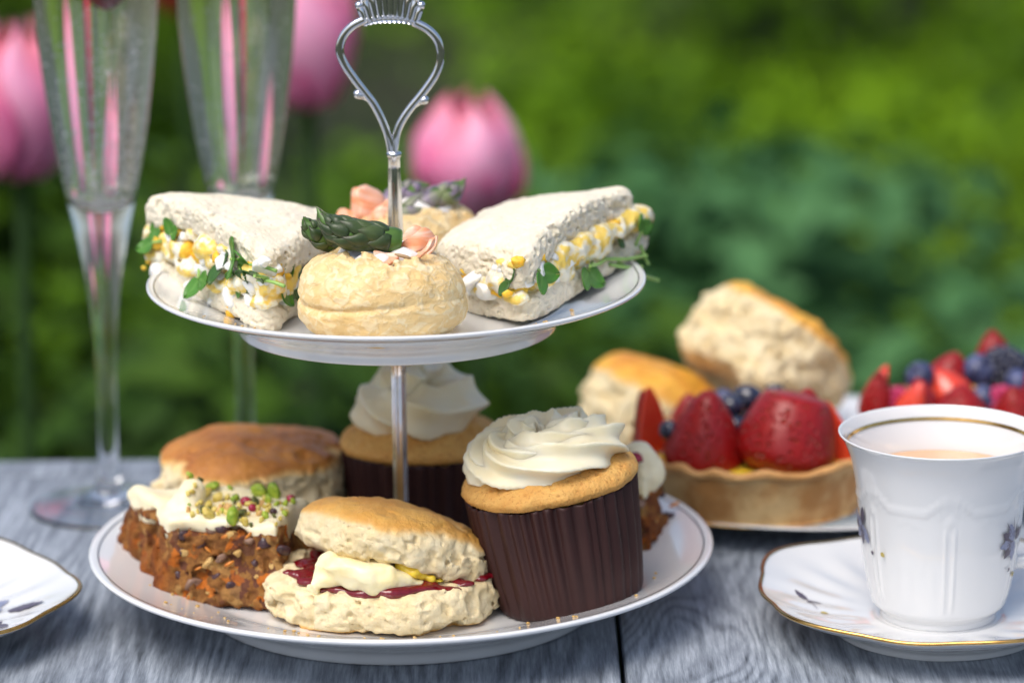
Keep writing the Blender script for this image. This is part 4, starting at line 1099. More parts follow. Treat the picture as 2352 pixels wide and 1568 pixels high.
# cream, curd and jam between the halves
f = Field((SX - .045, SY - .042, LW + .012), (SX + .045, SY + .03, LW + .050), .0008)
r2 = np.random.default_rng(4)
def addb(x, y, Y, rpx, k=.0022, sq=(1, 1, 1)):
    p = at(x, y, Y=Y); f.ball((p.x, p.y, p.z), rpx * 1.28 / FPX, k=k, sq=sq)
for x, y, dy, r_ in ((760, 1325, -.022, 44), (800, 1305, -.024, 46), (840, 1320, -.027, 44), (880, 1328, -.026, 40), (920, 1335, -.024, 36), (960, 1342, -.022, 28), (1000, 1350, -.020, 20), (735, 1345, -.018, 26),
                     (775, 1285, -.018, 32), (810, 1340, -.027, 30), (860, 1345, -.028, 26), (905, 1350, -.026, 22), (790, 1270, -.014, 22), (850, 1300, -.018, 44), (900, 1315, -.016, 40), (940, 1330, -.014, 30)):
    addb(x, y, SY + dy - .003, r_, sq=(1.15, 1, .75))
for k in range(30):
    addb(r2.uniform(720, 1030), 1345 - 8 * r2.random(), SY + r2.uniform(-.015, .012), r2.uniform(26, 44), .003, (1.3, 1.3, .5))
f.rough(lambda Q: .0026 * np.abs(noise(Q * [.6, .8, 1.5] + .35 * np.roll(Q, 1, 1) + .002 * noise(Q, .012, 3)[:, None], .010, 4)) - .0008 + .0006 * fbm(Q, .006, 2, 14) + .00025 * fbm(Q, .003, 2, 9), .004)
V, F = f.mesh(); link('clotted_cream', mesh_np('clotted_cream', V, F), clotted, fs)
f = Field((SX - .05, SY - .045, LW + .010), (SX + .05, SY + .03, LW + .034), .0008)
for x, dy, r_, dz_ in [(668, -.006, 16, 0), (690, -.012, 22, 0), (715, -.018, 22, 0), (745, -.024, 20, 0), (780, -.028, 18, 0), (815, -.030, 18, 0), (850, -.0315, 22, 2), (885, -.0325, 26, 3), (910, -.0325, 26, 3), (935, -.0315, 18, 0), (965, -.030, 17, 0),
                     (1000, -.028, 17, 0), (1035, -.026, 18, 0), (1070, -.021, 17, 0), (1100, -.014, 17, 0), (1125, -.010, 14, 0), (1145, -.005, 10, 0)]:
    p = at(x, 1350, Y=SY + dy); z = drop(bvb, p.x, p.y)[0]; z = z.z if z is not None else LW + .0175
    f.ball((p.x, p.y, z - .0002), r_ * 1.30 / FPX, k=.002, sq=(1.5, .80, .50))
for k in range(60):
    a = r2.uniform(0, 6.283); q = .80 * r2.random() ** .5; f.ball((SX + .043 * q * math.cos(a), SY + .034 * q * math.sin(a), LW + .0183), r2.uniform(.003, .005), k=.001, sq=(1.3, 1.3, .4))
f.rough(lambda Q: .0004 * fbm(Q, .006, 2, 7), .003)
V, F = f.mesh(); link('jam', mesh_np('jam', V, F), jam, fs)
f = Field((SX - .03, SY - .04, LW + .018), (SX + .045, SY + .01, LW + .05), .0008)
for x, y, dy, r_ in ((915, 1298, -.024, 13), (935, 1306, -.025, 16), (950, 1312, -.026, 17), (968, 1320, -.025, 14), (990, 1330, -.024, 12), (1010, 1340, -.022, 11), (880, 1285, -.020, 10), (775, 1262, -.019, 14), (790, 1258, -.018, 14), (805, 1264, -.019, 12), (785, 1272, -.020, 14)):
    addb(x, y, SY + dy, r_, .0015)
f.rough(lambda Q: .0007 * fbm(Q, .004, 2, 6), .003)
V, F = f.mesh(); link('lemon_curd', mesh_np('lemon_curd', V, F), curd, fs)

def whole_scone(label, x, y, z, rx, ry, H, mat, seed, rot=(0, 0, 0), split=.46, grp='plain scones', one=False, lump=1.2, dome=.18):
    t = thing('scone', label, 'scone', (x, y, z), group=grp)
    M_ = euler_m(*rot); o_ = np.array([x, y, z])
    if one:
        V, F, cr = scone_half(rx, ry, H, seed, True, h=.0011, dome=dome, lump=lump); link('baked_dough', mesh_np('baked_dough', V @ M_.T + o_, F, True, {'crust': cr}), mat, t); return t
    V, F, cr = scone_half(rx, ry, H * split, seed, h=.0011); link('bottom_half', mesh_np('bottom_half', V @ M_.T + o_, F, True, {'crust': cr * .5}), mat, t)
    V, F, cr = scone_half(rx * 1.02, ry * 1.02, H * (1 - split) + .001, seed + 1, True, h=.0011, dome=.22); link('top_half', mesh_np('top_half', (V + [.001, 0, H * split - .0006]) @ M_.T + o_, F, True, {'crust': cr}), mat, t)
    return t
whole_scone('tall scone with a dark brown top at the back left of the lower plate', -.0640, .0540, LW + .0030, .0405, .0390, .0425, scone_dark, 12, (R(-3), R(3), .5), grp='scones', one=True, lump=1.6, dome=.16)

# ------------------------------------------------------------------ carrot cake
m = Mat('carrot_crumb', rough=.9); ck = m.attr('crust')
n1 = m.noise(170, 4, .6); n2 = m.noise(520, 4, .65)
warp = m.node('ShaderNodeTexNoise'); warp.inputs['Scale'].default_value = 260; m.l.new(m.coord(), warp.inputs['Vector'])
vm = m.node('ShaderNodeVectorMath', operation='MULTIPLY_ADD'); m.l.new(warp.outputs['Color'], vm.inputs[0]); vm.inputs[1].default_value = (.007, .007, .007); m.l.new(m.coord(), vm.inputs[2])
vo = m.voro(250, vec=vm.outputs[0], feature='F1', out=1)
sep = m.node('ShaderNodeSeparateColor'); m.l.new(vo, sep.inputs[0])
c = m.mix(m.ramp(n1, [(.32, 0), (.62, 1)]), (.120, .042, .011), (.27, .120, .032))
c = m.mix(m.ramp(sep.outputs[0], [(.66, 0), (.84, .6)]), c, (.42, .25, .085))
c = m.mix(m.ramp(sep.outputs[1], [(.76, 0), (.88, .75)]), c, (.50, .13, .012))
c = m.mix(m.ramp(sep.outputs[2], [(.72, 0), (.86, .85)]), c, (.10, .035, .025))
c = m.mix(m.ramp(n2, [(.30, .8), (.46, 0)]), c, (.12, .045, .015))
cru = m.mix(m.ramp(n1, [(.35, 0), (.65, 1)]), (.085, .020, .006), (.25, .075, .012))
m.color(m.mix(ck, c, cru)); m.bump(n2, .8, .0012); m.bump(m.noise(1200, 3), .4, .0005); m.sss(.05, (1, .5, .2), .002); m.set('Specular IOR Level', .25)
carrot = m.m
m = Mat('cheese_frosting', rough=.42); m.color(m.mix(m.ramp(m.noise(70, 2), [(.4, 0), (.7, 1)]), (.86, .78, .55), (.84, .72, .43))); m.sss(.4, (1, .85, .6), .004); m.bump(m.noise(160, 3), .25, .0015); frost = m.m
def simple(name, c1, c2, rough, sc=400, ss=.2, spec=.5):
    m = Mat(name, rough=rough); m.color(m.mix(m.ramp(m.noise(sc, 3), [(.35, 0), (.65, 1)]), c1, c2)); m.sss(ss, (1, .8, .5), .002); m.bump(m.noise(sc * 2, 3), .4, .0006); m.set('Specular IOR Level', spec); return m.m
pist_g = simple('pistachio_green', (.16, .27, .010), (.36, .46, .04), .45); pist_y = simple('pistachio_yellow', (.50, .36, .05), (.68, .56, .16), .45)
nut_t = simple('nut_tan', (.46, .22, .05), (.66, .42, .16), .5); nut_d = simple('pistachio_skin', (.055, .06, .012), (.13, .15, .03), .45)
cran = simple('cranberry', (.20, .006, .02), (.38, .02, .06), .25); raisin = simple('raisin', (.030, .012, .016), (.075, .030, .035), .3)
walnut = simple('walnut', (.16, .085, .055), (.30, .18, .12), .5); shred = simple('carrot_shred', (.46, .12, .010), (.62, .24, .03), .4); tan_c = simple('cake_crumb', (.44, .26, .08), (.58, .38, .14), .8)
def carrot_cake(label, poly, z0, H, fr_t, crust_edge, seed, h=.0009, peak=None, swirl=False):
    P = np.array(poly); c0 = P.mean(0); t = thing('carrot_cake', label, 'cake', (c0[0], c0[1], z0), group='slices of carrot cake on the lower plate')
    lo, hi = P.min(0) - .006, P.max(0) + .006
    f = Field((lo[0], lo[1], -.003), (hi[0], hi[1], H + .006), h)
    d2 = poly_dist(f.X[:, :, 0], f.Y[:, :, 0], poly)[:, :, None]
    slope = .10 * (f.Z - H)                                  # faces lean in a little towards the top
    f.D = extrude(d2 + .0012 + .20 * (f.Z - H * .25), np.maximum(-f.Z, f.Z - H), .003).astype(np.float32)
    f.rough(lambda Q: .0016 * fbm(Q, .011, 2, seed) + .0007 * fbm(Q, .0042, 3, seed + 2) + .0060 * pits(Q, .0070, seed + 5, .28) + .0034 * pits(Q, .0034, seed + 6, .25) + .0020 * pits(Q, .0020, seed + 7, .1) - .0018 * pits(Q, .0036, seed + 8, .2), .008)
    r2 = np.random.default_rng(seed)
    V, F = f.mesh()
    a, b = P[crust_edge], P[(crust_edge + 1) % len(P)]; e_ = b - a
    tt_ = np.clip(((V[:, :2] - a) @ e_) / (e_ @ e_), 0, 1); dd = np.linalg.norm(V[:, :2] - a - tt_[:, None] * e_, axis=1)
    cr = np.clip(1.35 - dd / .0042 + .5 * noise(V, .004, 3), 0, 1); cr = np.maximum(cr, np.clip(1.1 - V[:, 2] / .0020, 0, 1) * .8)
    W = V + [0, 0, z0]; cake = link('sponge', mesh_np('sponge', W, F, True, {'crust': cr}), carrot, t)
    bv = bvh_of(W, F)
    f = Field((lo[0], lo[1], H - .014), (hi[0], hi[1], H + fr_t + .016), h)
    d2 = poly_dist(f.X[:, :, 0], f.Y[:, :, 0], poly)[:, :, None]
    P3 = np.stack([f.X + 0 * f.Y, f.Y + 0 * f.X, 0 * f.X + 0 * f.Y], -1)[:, :, 0]
    top = (fr_t * (1 + .55 * noise(P3, .017, seed) + .35 * noise(P3, .008, seed + 1)))[:, :, None]
    hang = (.0040 + .0085 * np.clip(noise(P3, .012, seed + 2) + .2, -.6, 1))[:, :, None]
    inset = .0030 + .20 * H * .65
    rimd = d2 + inset + (.0016 * noise(P3, .009, seed + 4))[:, :, None]
    bot = H - np.where(rimd > -.004, hang, .002)
    f.D = extrude(rimd - .0016, np.maximum(bot - f.Z, f.Z - H - top), .0034).astype(np.float32)
    if peak is not None:
        for (x_, y_, z_, r_) in peak: f.ball((x_, y_, z_ - z0), r_, k=.004, sq=(1, 1, 1))
    f.rough(lambda Q: .0008 * fbm(Q + .3 * np.roll(Q, 1, 1), .009, 2, seed) + .0002 * fbm(Q, .003, 2, seed), .004)
    V, F = f.mesh(); W2 = V + [0, 0, z0]; link('frosting', mesh_np('frosting', W2, F), frost, t)
    return t, bv, bvh_of(W2, F)
PC = [(-.1165, .0110), (-.0905, -.0400), (-.0200, -.0600), (-.0170, -.0200), (-.0640, .0100)]
PC = [(-.1215, .0130), (-.0945, -.0405), (-.0430, -.0520), (-.0380, -.0200), (-.0300, -.0060), (-.0680, .0160)]
pk = [tuple(at(432, 1150, Y=-.020)) + (.0060,), tuple(at(418, 1172, Y=-.022)) + (.0058,), tuple(at(444, 1128, Y=-.018)) + (.0048,)]
kc, bvs, bvf = carrot_cake('slice of carrot cake with white frosting and chopped pistachios, left on the lower plate', PC, LW + .0006, .0310, .0042, 0, 41, peak=pk)
r2 = np.random.default_rng(8)
def top_bits(parent, bv, spots):
    for k, (kind, x, y, w_) in enumerate(spots):
        p = at(x, y, z=LW + .036); h_ = drop(bv, p.x, p.y, .12)
        if h_[0] is None: continue
        s_ = w_ * (1.5 if kind in 'gydt' else 1.15) / FPX; q = h_[0] + Vector((0, 0, s_ * .26))
        if kind in 'gydt':
            put({'g': 'pistachio_piece', 'y': 'pistachio_piece', 'd': 'pistachio_piece', 't': 'nut_piece'}[kind], chunk_mesh('nut_piece', (s_, s_ * .72, s_ * .62), 300 + k, .2, ICO2), {'g': pist_g, 'y': pist_y, 'd': nut_d, 't': nut_t}[kind], parent, q, tuple(r2.uniform(0, 3, 3)))
        else:
            me = mesh_np('berry_piece', ICO3[0] * (1 + .10 * noise(ICO3[0], .5, k))[:, None] * s_ * .5, ICO3[1])
            put('pink_peppercorn' if kind == 'p' else 'cranberry_piece', me, cran if kind == 'p' else raisin, parent, q, tuple(r2.uniform(0, 3, 3)))
spots = [('p', 425, 1176, 28), ('d', 428, 1142, 34), ('d', 450, 1138, 26), ('g', 436, 1150, 28), ('y', 470, 1146, 34), ('g', 488, 1138, 34), ('y', 482, 1160, 28), ('y', 500, 1150, 28), ('t', 505, 1168, 26), ('g', 540, 1152, 22), ('p', 565, 1157, 32), ('d', 585, 1165, 30), ('p', 580, 1172, 24),
         ('g', 597, 1136, 42), ('g', 630, 1140, 44), ('g', 617, 1150, 26), ('p', 668, 1150, 26), ('t', 690, 1160, 28), ('r', 628, 1178, 20), ('g', 610, 1184, 26), ('y', 575, 1168, 26), ('d', 555, 1182, 28), ('g', 535, 1190, 44), ('t', 522, 1168, 32), ('y', 480, 1186, 34), ('d', 470, 1182, 20),
         ('t', 592, 1202, 28), ('y', 518, 1218, 36), ('g', 516, 1206, 22), ('y', 562, 1192, 24), ('t', 655, 1186, 24), ('y', 664, 1192, 34), ('g', 668, 1176, 30), ('r', 700, 1196, 24), ('y', 650, 1204, 14), ('y', 550, 1170, 18), ('t', 600, 1160, 20), ('g', 655, 1160, 18), ('y', 520, 1148, 20), ('t', 545, 1176, 18), ('y', 460, 1164, 18)]
for k in range(110):                                        # fine chopped nuts between the larger bits
    spots.append((r2.choice(list('gyytdy')), 560 + 95 * r2.normal(), 1168 + 17 * r2.normal(), r2.uniform(8, 20)))
spots = [q for q in spots if 425 < q[1] < 705]
top_bits(kc, bvf, spots)
def side_bits(parent, A, B, bits, ang=0):
    for k, (kind, x, y, w_) in enumerate(bits):
        p, nr = face_pt(x, y, Vector((*A, 0)), Vector((*B, 0)), 0); s_ = w_ * 1.20 / FPX
        hz_ = p.z - LW; p = p + Vector((-nr.x, -nr.y, 0)) * (.20 * (hz_ - .007) + .0012 + s_ * (.20 if kind != 's' else .05))
        if kind == 's': 
            put('carrot_shred', mesh_np('carrot_shred', ICO2[0] * [s_ * .5, s_ * .16, s_ * .16], ICO2[1]), shred, parent, p, (0, r2.uniform(-.8, .8), r2.uniform(-.5, .5)))
        else:
            nm, mt = {'r': ('raisin', raisin), 'w': ('walnut_piece', walnut), 'c': ('crumb', tan_c)}[kind]
            put(nm, chunk_mesh(nm, (s_, s_ * .6, s_ * .72), 400 + k + int(x), .7 if kind == 'c' else .3, ICO2), mt, parent, p, tuple(r2.uniform(-.6, .6, 3)))
side_bits(kc, PC[1], PC[2], [('r', 430, 1215, 34), ('r', 415, 1238, 40), ('w', 470, 1225, 46), ('r', 497, 1225, 44), ('c', 440, 1208, 30), ('r', 402, 1275, 36), ('r', 450, 1258, 36), ('w', 440, 1345, 60), ('r', 530, 1350, 40), ('r', 490, 1330, 34), ('w', 560, 1250, 34), ('r', 600, 1255, 50), ('r', 640, 1275, 44), ('w', 500, 1290, 36),
                            ('c', 415, 1278, 30), ('c', 470, 1300, 40), ('c', 520, 1240, 34), ('c', 540, 1280, 30), ('c', 590, 1330, 34), ('c', 620, 1310, 30), ('s', 510, 1240, 34), ('s', 470, 1270, 24), ('s', 560, 1240, 26), ('s', 590, 1265, 26), ('s', 520, 1300, 30), ('s', 600, 1350, 30), ('s', 640, 1320, 28), ('s', 450, 1310, 22), ('s', 560, 1370, 26), ('r', 405, 1325, 34), ('c', 480, 1362, 26), ('r', 580, 1300, 26)])
# second slice, half hidden behind the cupcake
PC2 = [(.0640, .0260), (.0980, -.0060), (.1130, .0350), (.0880, .0560)]
PC2 = [(.0620, .0350), (.1020, .0060), (.1140, .0330), (.0860, .0600)]
kc2, bvs2, bvf2 = carrot_cake('slice of carrot cake half hidden behind the front cupcake at the right', PC2, LW + .0020, .0300, .0055, 1, 51, h=.0011, peak=[tuple(at(1470, 1045, Y=.022)) + (.0065,), tuple(at(1492, 1075, Y=.024)) + (.006,), tuple(at(1500, 1100, Y=.022)) + (.0045,)])
put('cranberry_piece', chunk_mesh('cranberry_piece', (.006, .004, .005), 9, .3, ICO2), cran, kc2, at(1462, 1052, Y=.0155))
side_bits(kc2, PC2[1], PC2[2], [('r', 1555, 1185, 36), ('s', 1530, 1130, 30), ('s', 1565, 1160, 34), ('w', 1500, 1160, 34), ('r', 1545, 1140, 24), ('s', 1590, 1185, 30), ('c', 1520, 1200, 30), ('s', 1510, 1190, 30)])

# ------------------------------------------------------------------ cupcakes
m = Mat('brown_paper', rough=.5); m.color(m.mix(m.noise(60, 3), (.026, .0080, .0070), (.048, .016, .014))); m.bump(m.noise(700, 2), .15, .0004); m.set('Specular IOR Level', .3); paper = m.m
m = Mat('sponge_golden', rough=.75); n1 = m.noise(120, 3); n2 = m.noise(700, 3, .6)
c = m.mix(m.ramp(n1, [(.35, 0), (.65, 1)]), (.62, .31, .072), (.70, .40, .11)); c = m.mix(m.ramp(n2, [(.32, .7), (.45, 0)]), c, (.42, .17, .03)); c = m.mix(m.ramp(m.attr('crust'), [(.2, 0), (1, .55)]), c, (.52, .22, .035))
m.color(c); m.bump(n2, .6, .0008); m.bump(m.voro(900), .3, .0006); m.sss(.2, (1, .6, .3), .002); sponge = m.m
m = Mat('butter_cream', rough=.36); m.color(m.mix(m.ramp(m.noise(60, 2), [(.4, 0), (.7, 1)]), (.87, .80, .59), (.86, .74, .47))); m.sss(.4, (1, .9, .65), .004); m.bump(m.noise(1, 2, .5, m.coord('Object', (60, 60, 600))), .12, .001); butter = m.m
def rosette(a, coils, path_r, path_z, fins, twist, seed, sharp=1.0, off=(0, 0)):
    """piped star-nozzle rope wound into a rosette; a = rope radius"""
    nu = int(150 * coils); u = np.linspace(0, 1, nu); th = 2 * np.pi * coils * u + seed
    cr = np.interp(u, [0, .40, .75, 1], path_r); cz = np.interp(u, [0, .40, .75, 1], path_z)
    k = np.convolve(np.pad(cr, 20, 'edge'), np.ones(41) / 41, 'valid'); cz = np.convolve(np.pad(cz, 20, 'edge'), np.ones(41) / 41, 'valid')
    rad = a * np.interp(u, [0, .03, .6, .9, 1], [.35, 1, .95, .70, .10]) * (1 + .07 * np.sin(5.3 * th + seed) + .05 * np.sin(8.7 * th))
    nph = fins * 12; ph = np.linspace(0, 2 * np.pi, nph, endpoint=False)
    P = ph[None, :] + twist * th[:, None] + .25 * np.sin(2.1 * th)[:, None]
    s_ = 1 - np.abs(np.sin(fins * P / 2)) ** .9
    rr = rad[:, None] * (.74 + .42 * sharp * s_ ** 1.15)
    er = np.stack([np.cos(th), np.sin(th), 0 * th], -1)
    C = er * k[:, None] + np.stack([off[0] * u, off[1] * u, cz], -1)
    V = C[:, None, :] + er[:, None, :] * (rr * np.cos(ph)[None, :] * 1.08)[..., None] + np.array([0, 0, 1.0]) * (rr * np.sin(ph)[None, :] * .92)[..., None]
    V = V.reshape(-1, 3); V[:, 2] = np.where(V[:, 2] < .0005, .0005 + .15 * (V[:, 2] - .0005), V[:, 2])
    V = V + .0003 * np.stack([noise(V, .006, 1), noise(V, .006, 2), noise(V, .006, 3)], -1)
    F = grid_faces(nu, nph, wv=True)[:, ::-1]; caps = []
    for base in (0, (nu - 1) * nph):
        V = np.vstack([V, V[base:base + nph].mean(0)]); i = np.arange(nph); j = (i + 1) % nph; ci = np.full(nph, len(V) - 1)
        caps.append(np.stack([base + i, base + j, ci, ci], -1))
    return V, np.vstack([F] + caps)
def cupcake(label, x, y, z, rot, seed, fr, np_=38, Hh=.0470, dm=.0140):
    t = thing('cupcake', label, 'cupcake', (x, y, z), rot, group='cupcakes in brown paper cases')
    Rb_, Rt_ = .0290, .0348
    ns = np_ * 6; th = np.linspace(0, 2 * np.pi, ns, endpoint=False)
    zz_ = np.linspace(0, 1, 34); r2 = np.random.default_rng(seed); jit = r2.uniform(.5, 1.4, np_ + 1)
    tw = th + .035 * np.sin(7 * th + seed) + .02 * np.sin(13 * th); tri = np.abs(((tw * np_ / (2 * np.pi)) % 1) * 2 - 1) ** 1.15; ja = jit[np.mod(tw * np_ / (2 * np.pi), np_).astype(int)]
    rows = []
    for q in zz_:
        r_ = Rb_ + (Rt_ - Rb_) * q ** 1.0 + .0007 * math.sin(math.pi * q)
        am = (.0011 + .0019 * q) * min(1, q * 8 + .3)
        r_ = r_ - .0012 * max(0, 1 - q * 14) ** 2
        rr = r_ - am * tri * ja + .0003 * np.sin(3 * th + 4 * q + seed)
        zt = Hh * q + (q > .98) * (.0006 * np.sin(9 * th) + .0006 * tri)
        rows.append(np.stack([rr * np.cos(th), rr * np.sin(th), zt + 0 * th], -1))
    bot = np.stack([.6 * Rb_ * np.cos(th), .6 * Rb_ * np.sin(th), 0 * th + .0004], -1)
    inn = [r_ * [.975, .975, 1] for r_ in (rows[-1], rows[-6])]
    V = np.stack([bot] + rows + inn, 1).reshape(-1, 3)
    o = link('paper_case', mesh_np('paper_case', V, grid_faces(ns, len(rows) + 3, wu=True), True), paper, t, Matrix())
    # sponge with a domed top
    f = Field((-.040, -.040, Hh - .017), (.040, .040, Hh + .025), .0008)
    rr = np.sqrt(f.X ** 2 + f.Y ** 2); th3 = np.arctan2(f.Y, f.X)
    wob = 1 + .014 * np.sin(3 * th3 + seed) + .010 * np.sin(5 * th3)
    edge = np.interp(f.Z - Hh, [-.017, -.0004, .0004, .0030, .0060, .08], [.027, .0305, .0340, .0358, .0363, .0363]) * wob
    topz = Hh + dm - .0085 * np.clip(rr / .0360, 0, 1.1) ** 2.6
    f.D = extrude(rr - edge + 0 * f.Z, np.maximum(Hh - .015 - f.Z, f.Z - topz), .0045).astype(np.float32)
    f.rough(lambda Q: .0007 * fbm(Q, .010, 2, seed) + .0004 * fbm(Q, .003, 2, seed + 1), .005)
    for k in range(200):
        a = r2.uniform(0, 6.28); q = .0355 * r2.random() ** .3; zt = Hh + dm - .0085 * min(1, q / .0360) ** 2.6
        f.ball((q * math.cos(a), q * math.sin(a), zt - .0004 * r2.random()), r2.uniform(.0004, .0010), cut=True)
    V, F = f.mesh(); cr = np.clip(1 - np.abs(V[:, 2] - Hh - .001) / .004, 0, 1) * np.clip((np.hypot(V[:, 0], V[:, 1]) - .030) / .004, 0, 1)
    link('sponge', mesh_np('sponge', V, F, True, {'crust': cr}), sponge, t, Matrix())
    parts = [(np.array(a_[0]) + [0, 0, Hh + fr['z']], a_[1]) for a_ in fr['parts']]
    f = Field((-.034, -.034, Hh + .004), (.034, .034, Hh + .045), .0010)
    for (bx, by, bz, br, sq) in fr['core']: f.ball((bx, by, Hh + bz), br, k=.004, sq=sq)
    f.rough(lambda Q: .0010 * fbm(Q + .4 * np.roll(Q, 1, 1), .012, 2, seed), .004)
    core = f.mesh(); parts.append(core)
    V, F = join(parts); o = link('frosting', mesh_any('frosting', V, F), butter, t, Matrix())
    return t
fr1 = dict(z=.0085, parts=[rosette(.0102, 2.35, [.0215, .0210, .0100, .0015], [.0058, .0066, .0112, .0160], 6, 1.15, 2.2, 1.0, (-.002, 0))], core=[(0, 0, .013, .013, (1.4, 1.4, .6))])
cupcake('cupcake with ruffled white icing in a brown case, tilted at the front right', .0685, -.0455, LW + .0035, (R(-3), R(-8.8), .3), 3, fr1)
fr2 = dict(z=.0085, parts=[rosette(.0128, 1.7, [.0170, .0165, .0090, .0030], [.0085, .0105, .0190, .0225], 5, .8, .3, .65, (-.004, 0))], core=[(0, 0, .015, .014, (1.4, 1.4, .7))])
cupcake('cupcake with smooth cream icing in a dark case behind the rod of the stand', .0080, .0500, LW + .0004, (0, 0, 1.0), 6, fr2, Hh=.0400, dm=.0130)

# ------------------------------------------------------------------ fruit tarts and the scones beside them
m = Mat('tart_crust', rough=.7); n1 = m.noise(45, 3, .6)
c = m.mix(m.ramp(n1, [(.40, 0), (.62, 1)]), (.46, .22, .065), (.72, .49, .22)); c = m.mix(m.ramp(m.attr('crust'), [(.3, 0), (1, .8)]), c, (.56, .28, .09)); m.color(c)
m.bump(m.noise(500, 4), .5, .0008); m.sss(.15, (1, .6, .3), .002); tart_crust = m.m
m = Mat('strawberry_skin', rough=.36); vd = m.voro(330); m.color(m.mix(m.ramp(vd, [(.0, 1), (.16, 0)]), m.mix(m.noise(60, 2), (.19, .003, .005), (.34, .009, .008)), (.50, .22, .05)))
m.bump(m.ramp(vd, [(.05, 0), (.4, 1)]), 1.0, .0014); m.sss(.06, (1, .15, .12), .002); m.set('Specular IOR Level', .4); straw = m.m
m = Mat('strawberry_flesh', rough=.2); m.color(m.mix(m.noise(90, 2), (.62, .020, .012), (.74, .10, .04))); m.sss(.35, (1, .25, .15), .004); m.set('Coat Weight', .4); straw_cut = m.m
m = Mat('raspberry_mat', rough=.3); m.color(m.mix(m.noise(90, 2), (.36, .012, .07), (.50, .04, .14))); m.sss(.2, (1, .2, .3), .003); rasp = m.m
m = Mat('blueberry_skin', rough=.38); m.color(m.mix(m.ramp(m.noise(110, 3), [(.35, 0), (.7, 1)]), (.012, .014, .045), (.085, .105, .23))); blueb = m.m
m = Mat('blueberry_glazed', rough=.10); m.color(m.mix(m.noise(110, 3), (.006, .007, .020), (.020, .024, .060))); m.set('Coat Weight', .7); blueg = m.m
def strawberry_mesh(name, w, h, seed, cut=0, flat=0):
    V, F = lathe([(0, 0), (.34, .02), (.49, .12), (.50, .26), (.42, .50), (.28, .74), (.14, .92), (.06, .98), (0, 1.0)], 28, 28)
    V = V * [w, w, h]; V[:, :2] *= (1 + .05 * noise(V, w * .6, seed))[:, None]
    if flat: V[:, 2] = np.where(V[:, 2] > flat * h, flat * h + .12 * (V[:, 2] - flat * h), V[:, 2])
    if cut:                                                    # halved lengthwise: cut face towards -y, softly rounded
        V[:, 1] = np.where(V[:, 1] < 0, V[:, 1] * .12, V[:, 1])
    return mesh_np(name, V, F)
def blueberry_mesh(rad, seed):
    V, F = lathe([(0, -1), (.5, -.87), (.87, -.48), (1.0, 0), (.88, .45), (.58, .78), (.40, .86), (.36, .93), (.30, .86), (.22, .74), (0, .70)], 24, 30)
    th = np.arctan2(V[:, 1], V[:, 0]); rim = (V[:, 2] > .8)
    V[:, 2] += rim * .10 * np.cos(5 * th)
    return mesh_np('blueberry', V * rad * [1, 1, .9], F)
def tart(label, x, y, z, Rr, H, seed):
    t = thing('fruit_tart', label, 'tart', (x, y, z), (0, 0, 0), group='fruit tarts on the back plate')
    pr = [(0, .0), (Rr * .84, .0), (Rr * .88, .001), (Rr * .955, H * .75), (Rr * .965, H * .82), (Rr * 1.0, H * .88), (Rr * 1.005, H * .96), (Rr * .975, H * 1.0), (Rr * .93, H * .97), (Rr * .90, H * .86), (Rr * .86, H * .66), (0, H * .66)]
    def wf(T, r_, z_, s_):
        w = np.clip((z_ - H * .7) / (H * .3), 0, 1)
        return r_ * (1 + w * .010 * np.sin(26 * T + seed) + .006 * np.sin(5 * T)), z_ + w * .0011 * np.sin(13 * T + 2 * np.sin(3 * T) + seed)
    V, F = lathe(pr, 240, 90, wf); V = V + (.0006 * fbm(V, .008, 2, seed))[:, None] * V / Rr
    cr = np.clip((V[:, 2] - H * .8) / (H * .15), 0, 1)
    link('crust', mesh_np('crust', V + [x, y, z], F, True, {'crust': cr}), tart_crust, t)
    V, F = lathe([(0, H * .80), (Rr * .5, H * .80), (Rr * .84, H * .79), (Rr * .9, H * .74)], 64); link('custard', mesh_np('custard', V + [x, y, z], F), curd, t)
    return t
def fruit(parent, kind, p, w, h=None, rot=(0, 0, 0), mat=None, seed=1, flat=0):
    h = h or w * 1.25
    if kind == 's': put('strawberry', strawberry_mesh('strawberry', w, h, seed, 0, flat), mat or straw, parent, p, rot)
    elif kind == 'h': put('strawberry_half', strawberry_mesh('strawberry_half', w, h, seed, 1), mat or straw_cut, parent, p, rot)
    elif kind == 'b': put('blueberry', blueberry_mesh(w / 2, seed), mat or blueb, parent, p, rot)
    else:
        parts = []; n_ = 60
        for k in range(n_):
            ph = math.acos(1 - 1.75 * (k + .5) / n_); a = k * 2.399
            c_ = np.array([math.sin(ph) * math.cos(a), math.sin(ph) * math.sin(a), math.cos(ph) * 1.05]) * w * .42
            parts.append((ICO2[0] * w * .11 + c_, ICO2[1]))
        parts.append((ICO2[0] * w * .40, ICO2[1]))
        V, F = join(parts); put('raspberry' if kind == 'r' else 'blackberry', mesh_np('raspberry', V, F), mat or rasp, parent, p, rot)
T1X, T1Y, T1R = .1520, .1040, .0540
t1 = tart('fruit tart with glazed strawberries and blueberries, left of the tea cup', T1X, T1Y, .0128, T1R, .0250, 1)
def pxs(w, Y): return w * ((Y + CAM_D) * .9706 + .39 * .2408) / FPX
tb_z = TZ + .005 + .0175
def fpx(parent, kind, x, ybase, Y, wpx, hpx=None, **k):
    p = at(x, ybase, Y=Y); fruit(parent, kind, p, pxs(wpx, Y), pxs(hpx, Y) * 1.03 if hpx else None, **k)
fpx(t1, 's', 1612, 1078, .0860, 185, 190, rot=(.12, R(2), .4), seed=2)
fpx(t1, 's', 1792, 1085, .0800, 235, 265, rot=(.10, R(14), 1.0), seed=3, flat=.66)
fpx(t1, 's', 1838, 1060, .0950, 150, 172, rot=(.1, R(2), 1.0), seed=33)
